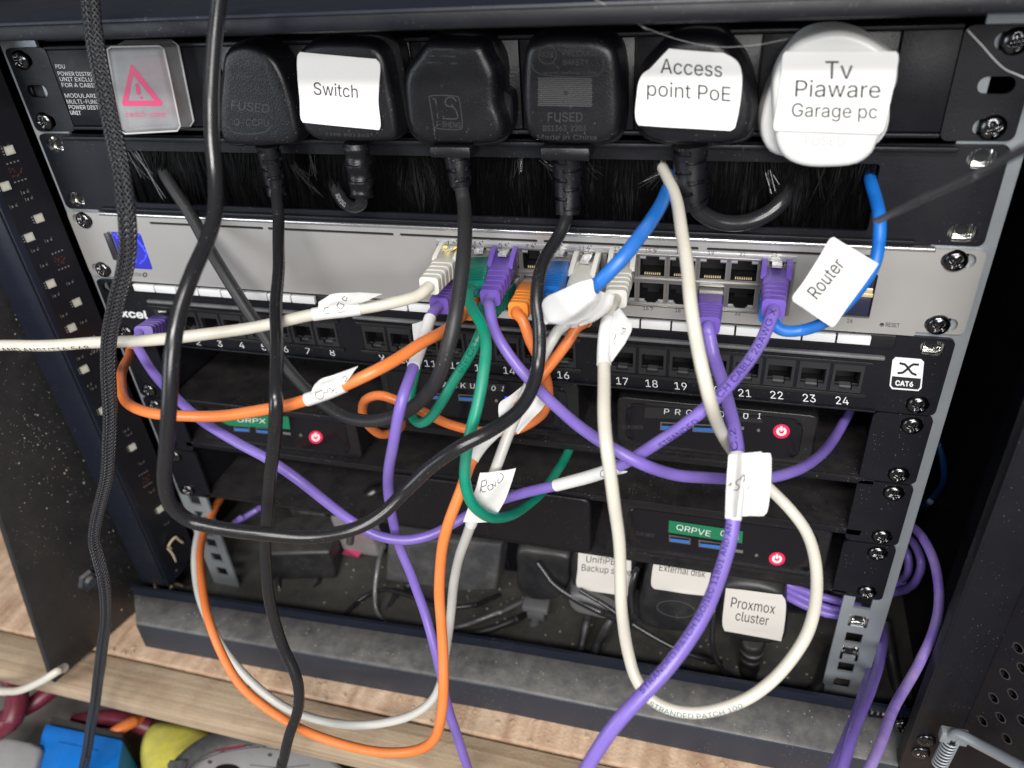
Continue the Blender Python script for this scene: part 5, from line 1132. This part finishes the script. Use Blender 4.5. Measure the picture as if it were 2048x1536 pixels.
# blue, lower port 24
bc = patch('blue cable with the big white Router tag rising to the brush panel at the right', 24, (1541, 628, -30), 'blue',
    [(1550, 652, -34), (1568, 662, -34), (1605, 660, -33), (1645, 645, -36), (1685, 612, -38), (1720, 570, -38), (1745, 530, -36), (1757, 480, -30), (1759, 435, -24), (1752, 395, -12), (1742, 362, 0), (1736, 335, 14)], D=5.2, ears=False, flip=True)
rt = sheet([(1668, 474, -44), (1661, 477, -44), (1640, 512, -44), (1605, 566, -44), (1585, 594, -44), (1586, 603, -44)], [(1757, 527, -41), (1752, 536, -41), (1725, 574, -41), (1690, 620, -41), (1668, 650, -41), (1663, 653, -41)], bc.root, 'paper_tag', bulge=.8, wrinkle=1.1)
decal(bc.root, 'Router', (1634, 599), (1690, 530), 27, [rt], ink)
# purple bundle outside the right rail
def loose(label, pts, D=5.6, m='purple', group='loose cables beside the rack', name='loose_cable'): return cable(name, label, pts, D, JACK[m], group, part='jacket')
loose('dusty purple cable arching outside the right rail, outermost of its bundle', [(1765, 1026, 50), (1800, 1040, 34), (1845, 1075, 8), (1868, 1120, -8), (1877, 1170, -20), (1876, 1220, -28), (1864, 1270, -38), (1840, 1320, -50), (1812, 1370, -66), (1785, 1425, -86), (1758, 1490, -108), (1735, 1550, -124), (1715, 1620, -136)], m='dusty', D=5)
loose('purple cable hooking back behind the right rail, innermost of the bundle', [(1765, 1048, 52), (1800, 1058, 40), (1830, 1092, 24), (1842, 1128, 14), (1834, 1158, 16), (1806, 1180, 32), (1765, 1194, 50)], D=4.8)
loose('purple cable curling just inside the hooked one beside the right rail', [(1760, 1066, 56), (1796, 1082, 44), (1815, 1110, 32), (1816, 1140, 28), (1798, 1164, 38), (1755, 1184, 56)], D=4.8)
loose('purple cable dropping in front of the sill close beside the right rail', [(1725, 1212, 56), (1752, 1236, 36), (1767, 1272, 12), (1762, 1320, -16), (1744, 1375, -48), (1722, 1430, -76), (1698, 1490, -100), (1675, 1560, -118), (1655, 1620, -130)])
loose('purple cable lying against its twin over the sill at the lower right', [(1700, 1280, 56), (1730, 1308, 28), (1738, 1342, 0), (1729, 1382, -34), (1712, 1430, -62), (1690, 1480, -84), (1665, 1540, -104), (1640, 1620, -124)])
loose('dim purple cable running down behind the right front post', [(1935, 1100, 30), (1928, 1140, 20), (1915, 1190, 10), (1900, 1240, 0), (1895, 1262, 10), (1890, 1290, 40)], D=5)
loose('dark blue cable deep behind the right rail', [(1858, 850, 90), (1880, 895, 76), (1888, 940, 74), (1874, 985, 90), (1850, 1010, 100), (1815, 1035, 130)], D=4, m='navy')
for k, pts in enumerate(([(1480, 1120, 40), (1530, 1165, 17), (1590, 1202, 15), (1650, 1226, 13), (1740, 1244, 12)], [(1500, 1110, 44), (1560, 1160, 20), (1620, 1186, 19), (1720, 1214, 18)])):
    loose(('purple cable crossing behind the white loop above the Proxmox label' if k == 0 else 'higher dim purple cable behind the white loop near the right rail').replace('Proxmox', 'cluster'), pts, D=5)
loose('dim purple cable lowest of the three behind the white loop', [(1490, 1120, 42), (1545, 1162, 19), (1600, 1192, 17), (1660, 1216, 16), (1740, 1230, 15)], D=4.6)
loose('dim purple cable end low inside the left rail', [(430, 1075, 40), (470, 1045, 30), (520, 1015, 40), (560, 990, 70)], D=4.6)
loose('cream cable end coming in from the left at the foot of the open door', [(-60, 1382, -120), (0, 1383, -122), (45, 1378, -124), (85, 1362, -122), (112, 1345, -118), (130, 1334, -110)], D=5.5, m='white', name='loose_cable')
# ================================================================ loose second power strip and its plugs, deep at the bottom of the cabinet
pd2 = thing('power_strip', 'dusty second power strip lying aslant at the bottom of the cabinet behind the cables', 'power strip', (0, 60, -405))
Rp = V3((170, 26, -338)); Lp = V3((-141, 62, -384)); eu = (Rp - Lp).normalized(); ev = (V3((0, 0, 1)) - eu * eu.z).normalized(); ew = eu.cross(ev).normalized()
if ew.y < 0: ew = -ew
def loc2(u, w_, v): return Rp + eu * (u - 167) + ev * (v + 20) + ew * w_
def xb(mb): 
    mb.V = [loc2(p.x, p.y, p.z) for p in mb.V]; return mb
xb(MB().box(-214, 214, 1.0, 40, -42, -.5, .6)).build('housing', powder, pd2)
xb(MB().box(-214, 214, -3.4, 1, -1.6, .2, .5).box(-214, 214, -3.4, 1, -42.2, -40.4, .5)).build('edge_lip', powder, pd2)
tp2 = xb(MB().box(-213.5, -176, -2.2, 1.2, -40, -1.9, .3)).build('text_plate', mat('dusty_text_plate', (.022, .023, .026), .5, dust=.3), pd2)
xb(MB().box(-175.4, -112.6, -2.2, 1.2, -40, -1.9, .3)).build('switch_plate', powder, pd2)
for i in range(6): xb(MB().box(ed[i] + .35, ed[i + 1] - .35, -2.4, 1.2, -40, -1.9, .35)).build('socket_module', plastic, pd2)
fp = mat('faint_print', (.20, .21, .23), .5)
for i, s_ in enumerate(('PDU', 'POWER DISTRIBUTION', 'UNIT EXCLUSIVELY', 'FOR A CABINET', 'MODULARIZED', 'POWER DISTRIBUTION')):
    y = 1020 + i * 7.5; decal(pd2, s_, (600 - i, y), (600 - i + (16 if i == 0 else 48), y + 5), 5, [tp2, pd2.children[0]] if False else [tp2], fp)
cv2 = xb(body(rrect(-160.5, -124.5, -38.6, .6, 2.6, 4), [(-13.0, 2.2), (-12.6, 1.0), (-11.6, .25), (-9, 0), (-2.6, -1.0)], smooth=False)).build('switch_cover', mat('dim_frosted_plastic', (.34, .32, .33), .4, alpha=.6, var=.12, vscale=70), pd2, 50)
xb(MB().box(-154, -131, -6.5, -2.4, -33, -5, 1)).build('rocker_switch', crimson2, pd2)
shape(pd2, [[(690, 1098), (724, 1104), (716, 1114), (684, 1108)]], [cv2], crimson, .2, 'warning_mark')
dimp = mat('dim_paper', (.66, .63, .59), .6)
dplas = mat('dusty_black_plastic', (.012, .012, .014), .42, bump=.3, bscale=1200, dust=.16, dustcol=(.16, .15, .14), speck=.5, topdust=.4)
def floor_plug(label, outline, lab, txt, yf=44, yb=86, m=None, oval=None, inset=2):
    c0 = P(sum(p[0] for p in outline) / len(outline), sum(p[1] for p in outline) / len(outline), yf)
    t = thing('mains_plug', label, 'plug', (c0.x, yb, c0.z - 20), 'plugs in the lower power strip')
    b = body(px_outline(outline, yf), round_levels(yf, yb, 4, inset)).build('body', m or dplas, t, 40)
    if lab:
        s_ = sheet([(p[0], p[1], yf - 1.2) for p in lab[0]], [(p[0], p[1], yf - 1.2) for p in lab[1]], t, 'paper_label', bulge=.3, wrinkle=.5, m=dimp)
        for x in txt: decal(t, *x, [s_], ink)
    if oval: stroke(t, [[(oval[0] + oval[2] * math.cos(i * .32), oval[1] + oval[3] * math.sin(i * .32) + .12 * oval[2] * math.cos(i * .32)) for i in range(21)]], 1.5, [b], mat('oval_line', (.07, .07, .072), .35), .1, 'moulded_oval')  # paler line painted for light on the moulded outline
    return t
ta = floor_plug('black adaptor with the label reading External disk, behind the purple cable', [(1303, 1124), (1425, 1139), (1428, 1185), (1420, 1245), (1392, 1264), (1330, 1264), (1283, 1250), (1274, 1225), (1283, 1180), (1294, 1136)],
    ([(1308, 1122, 0), (1304, 1145, 0), (1303, 1172, 0), (1308, 1178, 0)], [(1424, 1136, 0), (1420, 1158, 0), (1416, 1185, 0), (1412, 1192, 0)]), [('External disk', (1318, 1141), (1410, 1155), 14)], yf=4, yb=34, oval=(1352, 1218, 38, 16))
tb2 = floor_plug('black plug at the lower right whose label ends in the word cluster', [(1452, 1172), (1500, 1168), (1562, 1186), (1572, 1230), (1566, 1284), (1520, 1290), (1460, 1278), (1440, 1250), (1442, 1205)],
    ([(1452, 1176, 0), (1449, 1200, 0), (1445, 1250, 0), (1449, 1262, 0)], [(1564, 1190, 0), (1571, 1202, 0), (1567, 1262, 0), (1562, 1282, 0)]), [('Proxmox', (1461, 1214), (1549, 1228), 20), ('cluster', (1470, 1240), (1536, 1251), 19)], yf=-2, yb=28)
relief(tb2, [(1506, 1280, 8), (1503, 1305, 8), (1497, 1345, 7)], 7.6, 6.2, 'rings', dplas)
cable('x', '', [(1497, 1340, 7), (1497, 1362, 4), (1508, 1390, 6), (1540, 1412, 20)], 6, rubber, parent=tb2, part='cord')
tc_ = floor_plug('dim black adaptor with the label about a backup, behind the off-white loop', [(1150, 1105), (1210, 1108), (1266, 1120), (1268, 1190), (1250, 1236), (1215, 1228), (1160, 1195), (1145, 1178)],
    ([(1157, 1100, 0), (1155, 1140, 0), (1153, 1170, 0), (1158, 1178, 0)], [(1262, 1098, 0), (1262, 1150, 0), (1260, 1182, 0), (1254, 1192, 0)]), [('UnifiPBS', (1172, 1124), (1242, 1131), 13), ('Backup server', (1163, 1141), (1268, 1152), 13)], yf=10, yb=40)
te = floor_plug('black corner of another adaptor under the backup label', [(1136, 1196), (1150, 1190), (1215, 1215), (1238, 1232), (1222, 1240), (1185, 1236), (1150, 1226), (1138, 1214)], None, (), yf=2, yb=24, m=grey_plug)
td = floor_plug('dusty black plug with a ribbed tail above the red scrap on the cabinet floor', [(1036, 1102), (1080, 1104), (1138, 1116), (1138, 1150), (1128, 1190), (1096, 1204), (1052, 1198), (1034, 1180), (1032, 1140)], None, (), yf=16, yb=44)
mbn = MB(); nx = sorted((P(1048, 1205, 20).x, P(1098, 1212, 20).x)); nz = P(1072, 1208, 20).z
mbn.box(nx[0], nx[1], 14, 26, nz - 3.5, nz + 2.5, 1).box(nx[0] + 3, nx[1] - 3, 15, 25, nz - 12, nz - 3, 1).build('collar', grey_plug, td)
relief(td, [(1074, 1226, 20), (1068, 1250, 17), (1060, 1278, 13)], 4.4, 3.6, 'rings', grey_plug)
tube(catmull([P(1060, 1276, 13), P(1054, 1294, 8), P(1050, 1312, 6), P(1056, 1322, 30)], 8), 2.0, 12, 'cord', mat('grey_cord', (.2, .2, .21), .3), td)
ad = thing('power_adaptor', 'dusty grey power adaptor block on the lower power strip left of centre', 'power adaptor', P(920, 1180, 40))
o = [(775, 1082), (900, 1080), (1004, 1090), (992, 1180), (930, 1184), (880, 1178), (770, 1160)]
agp = mat('dusty_grey_plastic', (.05, .05, .054), .5, dust=.3)
bb = body([(q.x, q.z) for q in (P(a, b, 24) for a, b in o)], round_levels(24, 56, 3, 1), smooth=False).build('body', agp, ad, 40)
stroke(ad, [[(822, 1096), (860, 1098), (858, 1130), (824, 1126), (822, 1096)]], 1.4, [bb], MATS['oval_line'], .1, 'moulded_square'); stroke(ad, [[(920 + 38 * math.cos(i * .32), 1145 + 14 * math.sin(i * .32)) for i in range(21)]], 1.4, [bb], MATS['oval_line'], .1, 'moulded_oval')
relief(ad, [(818, 1165, 30), (816, 1190, 26), (814, 1222, 18)], 4.2, 3.2, 'rings', dplas)
tube(catmull([P(814, 1220, 18), P(812, 1240, 8), P(813, 1256, 4), P(822, 1262, 20)], 8), 1.9, 12, 'cord', MATS['grey_cord'], ad)
jk = thing('barrel_connector', 'black barrel connector hanging in front of the frosted lower switch cover', 'connector', P(700, 1080, 20))
tube(catmull([P(775, 975, 34), P(745, 985, 26), P(722, 1010, 20), P(708, 1038, 16)], 10), lambda s: 4.6, 18, 'grip', plastic_fine, jk); tube([P(708, 1038, 16), P(703, 1058, 14), P(700, 1086, 12)], 2.9, 18, 'barrel', mat('dark_steel', (.2, .2, .2), .3, metal=.8), jk)
tube(catmull([P(775, 975, 34), P(790, 985, 50), P(770, 1010, 60), P(735, 1060, 62)], 8), 1.6, 10, 'cord', rubber, jk)
def thin(label, pts, D, m, name='thin_cord', part='jacket'): return cable(name, label, pts, D, m, 'thin cords on the cabinet floor', 'cord')
thin('thin shiny grey cord curving from the adaptor to the floor left of the orange cable', [(765, 1095, 40), (757, 1125, 26), (750, 1180, 10), (754, 1220, 0), (772, 1245, -7), (800, 1260, -11), (860, 1264, -8), (930, 1250, 0), (1000, 1225, 12), (1050, 1200, 34)], 3.2, mat('shiny_grey_cord', (.15, .15, .155), .2))
thin('thin black cord running from the backup plug to the right under the purple cable', [(1160, 1180, 6), (1200, 1205, 4), (1262, 1245, 0), (1320, 1280, -4), (1380, 1308, -5), (1420, 1322, -2), (1445, 1325, 15)], 3.6, rubber)
thin('thin black cord dropping beside the plug labelled cluster', [(1438, 1160, 30), (1428, 1210, 4), (1424, 1270, -4), (1430, 1310, -6), (1450, 1345, -8), (1480, 1362, 0)], 3.4, rubber)
thin('thin black cord looping up under the disk box right of the off-white cable', [(1290, 1110, 30), (1274, 1140, 8), (1262, 1180, 0), (1266, 1235, -4), (1255, 1262, 10)], 3.8, rubber)
thin('thick dark cord lying on the dusty floor behind the sill', [(1178, 1345, -18), (1195, 1290, 0), (1220, 1240, 8), (1250, 1195, 30)], 7, rubber_matt)
thin('second dark cord beside the thick one on the floor behind the sill', [(1150, 1335, -17), (1165, 1290, -2), (1172, 1250, 8), (1180, 1215, 20)], 6, rubber_matt)
thin('thin dark cord under the disk box near the backup plug', [(1075, 1125, 14), (1105, 1165, 8), (1145, 1195, 4), (1200, 1222, 0), (1262, 1248, 4)], 5, rubber)
thin('dark cord sagging along the floor behind the orange cable', [(880, 1275, -8), (930, 1270, -6), (985, 1258, 0), (1030, 1240, 10), (1060, 1225, 30)], 5, rubber_matt)
thin('short dark cord end with a ribbed sleeve at the left of the cabinet floor', [(545, 1115, 34), (555, 1155, 14), (562, 1185, 6), (568, 1215, 4)], 4.4, rubber)
thin('dark cord rising behind the right rail foot', [(1600, 1410, -12), (1625, 1388, -8), (1645, 1350, 10), (1660, 1300, 30)], 7, rubber_matt)
thin('dark cord hanging behind the right rail over the sill', [(1770, 1240, 50), (1783, 1310, 36), (1794, 1380, 16), (1798, 1410, 8)], 8, rubber_matt)
thin('dark cord inside at the left behind the lower rail', [(440, 1165, 20), (470, 1110, 40), (520, 1080, 60)], 5, rubber)
br2 = thing('power_adaptor', 'black power brick on the cabinet floor behind the straight black cord at the left', 'power adaptor', (-185, 40, -409))
xb2 = MB().box(-206, -150, 18, 62, -409, -378, 3, 3, rot=Matrix.Rotation(.25, 3, 'Z')); xb2.build('case', dplas, br2, 40)
thin('black lead looped over the power brick on the floor at the left', [(500, 1130, 40), (520, 1175, 16), (560, 1195, 6), (610, 1190, 8), (640, 1165, 20), (630, 1135, 40), (600, 1120, 56)], 4.6, rubber)
thin('black lead trailing under the frosted lower switch cover', [(590, 1215, 2), (650, 1205, 6), (700, 1212, 4), (740, 1232, -2), (770, 1225, 4), (790, 1190, 20), (800, 1150, 50)], 4.4, rubber_matt)
thin('thin dark lead running back from the sill flange behind the orange cable', [(690, 1228, -8), (720, 1200, 6), (760, 1180, 14), (830, 1195, 12), (890, 1215, 8), (950, 1210, 16), (1000, 1190, 36)], 3.4, rubber)
# small red fragment, debris
rf_ = MB().box(-3, 3, -1.5, 1.5, 0, 2.5, .5); off = P(1113, 1310, -10)
deb = MB(); rd_ = random.Random(3)
tag(MB().add([V3((v.x * .8 + v.z * .5, v.y, v.z + v.x * .6)) + PZ(1113, 1312, -408) + V3((0, 0, 4)) for v in rf_.V], rf_.F).build('plastic_scrap', mat('red_scrap', (.45, .06, .03), .5)), 'tiny red plastic scrap on the cabinet floor', 'scrap')
for i in range(260):
    x, yy = rd_.uniform(-330, 220), rd_.uniform(-104, -80); zz = -412 if yy > -76 else -424
    if rd_.random() < .5: yy, zz = rd_.uniform(-76, -40), -412
    s_ = rd_.uniform(.4, 1.3) * (1.6 if x < -270 else 1); deb.box(x - s_, x + s_ * 1.3, yy - s_ * .6, yy + s_ * .6, zz, zz + s_ * .8, 0, rot=Matrix.Rotation(rd_.uniform(0, 3), 3, 'Z'))
dz = deb.build('sawdust', mat('wood_crumbs', (.55, .42, .28), .9), None, 0); dz['kind'] = 'stuff'
deb = MB()
for i in range(170):
    t_ = rd_.random(); p = A[0].lerp(A[2], t_).lerp(B[0].lerp(B[2], t_), rd_.uniform(.1, .95)); s_ = rd_.uniform(.12, .45)
    deb.box(p.x - s_, p.x + s_, p.y - s_ * .7, p.y + s_ * .7, p.z, p.z + s_, 0, rot=Matrix.Rotation(rd_.uniform(0, 3), 3, 'Z'))
for i in range(200):
    p = V3((rd_.uniform(-200, 240), rd_.uniform(-20, 75), -409)); s_ = rd_.uniform(.2, .8); deb.box(p.x - s_, p.x + s_, p.y - s_ * .7, p.y + s_ * .7, p.z, p.z + s_, 0)
dz = deb.build('floor_dust', mat('pale_dust', (.36, .33, .28), .9), None, 0); dz['kind'] = 'stuff'
# a frayed string at the left foot of the rack
ts = thing('frayed_string', 'frayed tan string tangled at the left foot of the rack', 'string', P(345, 1180, -20))
for k, pts in enumerate(([(312, 1110, -22), (330, 1095, -20), (345, 1108, -18), (352, 1135, -18), (346, 1165, -20), (338, 1185, -24)], [(345, 1100, -15), (338, 1090, -20), (350, 1075, -15), (365, 1085, -10)], [(338, 1172, -22), (352, 1168, -20), (365, 1172, -16)])):
    tube(catmull([P(*p) for p in pts], 8), .9, 8, 'strand', mat('tan_string', (.45, .36, .26), .9), ts)
# ================================================================ clutter on the bench below
cl = thing('blue_case', 'bright blue plastic case end on the bench at the lower left', 'case', PZ(160, 1536, -535))
pts = [(90, 1446), (244, 1478), (246, 1484), (232, 1560), (220, 1620), (60, 1620), (66, 1545), (82, 1468)]
bt_ = [PZ(a, b, -480) for a, b in pts]
def prism(top, h, m, name, par, bev=1.5):
    b = bmesh.new(); a = [b.verts.new(p) for p in top]; c = [b.verts.new(p - V3((0, 0, h))) for p in top]; n = len(top)
    b.faces.new(a); b.faces.new(c[::-1])
    for i in range(n): b.faces.new([a[i], c[i], c[(i + 1) % n], a[(i + 1) % n]])
    bmesh.ops.recalc_face_normals(b, faces=list(b.faces)); bmesh.ops.bevel(b, geom=list(b.edges), offset=bev, segments=2, affect='EDGES', profile=.5)
    return MB().bm(b).build(name, m, par, 40)
prism(bt_, 58, blue_item, 'lid', cl, 2)
stroke(cl, [[(84, 1474), (160, 1492), (240, 1508)]], 1.5, [cl.children[0]], mat('dark_blue_seam', (.003, .06, .25), .6), .1, 'seam')
prism([PZ(a, b, -484) for a, b in ((104, 1432), (246, 1466), (243, 1478), (98, 1446))], 50, mat('dark_grey_rim', (.06, .06, .06), .5), 'rim', cl, .8)
yc = thing('knee_pad', 'rounded yellow cloth pad with a dark webbing band on the bench below the batten', 'pad', PZ(330, 1520, -530))
def blob(pts, ztop, h, m, name, par, nz=7, amp=2.0):
    ctr = [PZ(a, b, ztop) for a, b in pts]; ctr = catmull(ctr, 8, True); cen = sum(ctr, V3()) / len(ctr); V = []; F = []; n = len(ctr)
    for j in range(nz + 1):
        t = j / nz * math.pi / 2; k = math.cos(t) ** .5 if j < nz else 0.02
        for p in ctr:
            q = cen + (p - cen) * max(k, .02); q.z = ztop - h + h * math.sin(t) + amp * mnoise.noise(q * .035); V.append(q)
    for j in range(nz):
        for i in range(n): F.append((j * n + i, j * n + (i + 1) % n, (j + 1) * n + (i + 1) % n, (j + 1) * n + i))
    F.append(tuple(nz * n + i for i in range(n))); return emit_mesh(name, V, F, m, par, 60)
blob([(256, 1450), (285, 1412), (350, 1412), (430, 1436), (470, 1475), (430, 1520), (390, 1560), (340, 1630), (280, 1630), (258, 1530)], -478, 55, yellow_cloth, 'padding', yc)
tube(catmull([PZ(330, 1590, -470), PZ(362, 1530, -468), PZ(405, 1494, -466), PZ(460, 1474, -468), PZ(520, 1472, -474), PZ(570, 1492, -490)], 10), 9, 16, 'webbing_band', black_cloth, yc, flat=.35)
gt = thing('grey_tool', 'pale grey plastic tool body with a dark oval hole at the bottom edge', 'tool', PZ(440, 1536, -540))
g1 = prism([PZ(a, b, -476) for a, b in ((345, 1560), (380, 1515), (440, 1490), (520, 1478), (600, 1490), (660, 1510), (700, 1540), (690, 1600), (340, 1600))], 50, grey_item, 'body', gt, 5)
stroke(gt, [[(395, 1524), (440, 1506), (520, 1495), (600, 1506)], [(500, 1530), (560, 1536), (620, 1530)]], 1.6, [g1], mat('dark_seam', (.07, .07, .07), .7), .1, 'seam')
shape(gt, [[(x_ + 5 * math.cos(i * .7), y_ + 4 * math.sin(i * .7)) for i in range(9)] for x_, y_ in ((420, 1524), (540, 1510))], [g1], MATS['dark_seam'], .15, 'screw_hole')
shape(gt, [[(455 + 26 * math.cos(i * .42), 1540 + 12 * math.sin(i * .42)) for i in range(15)]], [g1], dark, .2, 'oval_hole')
tube(catmull([PZ(352, 1545, -470), PZ(375, 1515, -468), PZ(420, 1496, -467), PZ(490, 1484, -470)], 8), 3.5, 12, 'red_trim', maroon, gt)
g2 = thing('grey_box', 'pale grey plastic box corner at the bottom left edge', 'box', PZ(30, 1536, -540))
prism([PZ(a, b, -474) for a, b in ((-80, 1462), (0, 1470), (60, 1482), (84, 1490), (66, 1560), (50, 1620), (-80, 1620))], 60, grey_item, 'lid', g2, 4)
for k, (lab, pts, D) in enumerate((('coiled maroon hose at the far left under the white cable, outer turn', [(-40, 1330, -440), (0, 1335, -445), (28, 1365, -450), (34, 1400, -455), (22, 1440, -462), (-20, 1470, -470)], 16), ('maroon hose turn crossing behind the foot of the open door', [(0, 1440, -478), (30, 1425, -475), (70, 1405, -470), (110, 1375, -468), (150, 1350, -470), (200, 1340, -480)], 13), ('maroon hose lying behind the bright blue case', [(150, 1445, -500), (185, 1440, -498), (220, 1437, -497), (262, 1443, -498), (300, 1455, -505)], 14))):
    c_ = catmull([PZ(*p) for p in pts], 10); hose = thing('hose', lab, 'hose', min(c_, key=lambda v: v.z), 'maroon hoses on the bench'); tube(c_, D / 2, 18, 'rubber_tube', maroon, hose)
hs_ = thing('orange_lead', 'short bright orange lead between the blue case and the yellow pad', 'lead', PZ(245, 1455, -505)); tube(catmull([PZ(222, 1470, -490), PZ(240, 1458, -488), PZ(262, 1446, -490), PZ(285, 1438, -500)], 8), 4.5, 14, 'jacket', JACK['orange'], hs_)
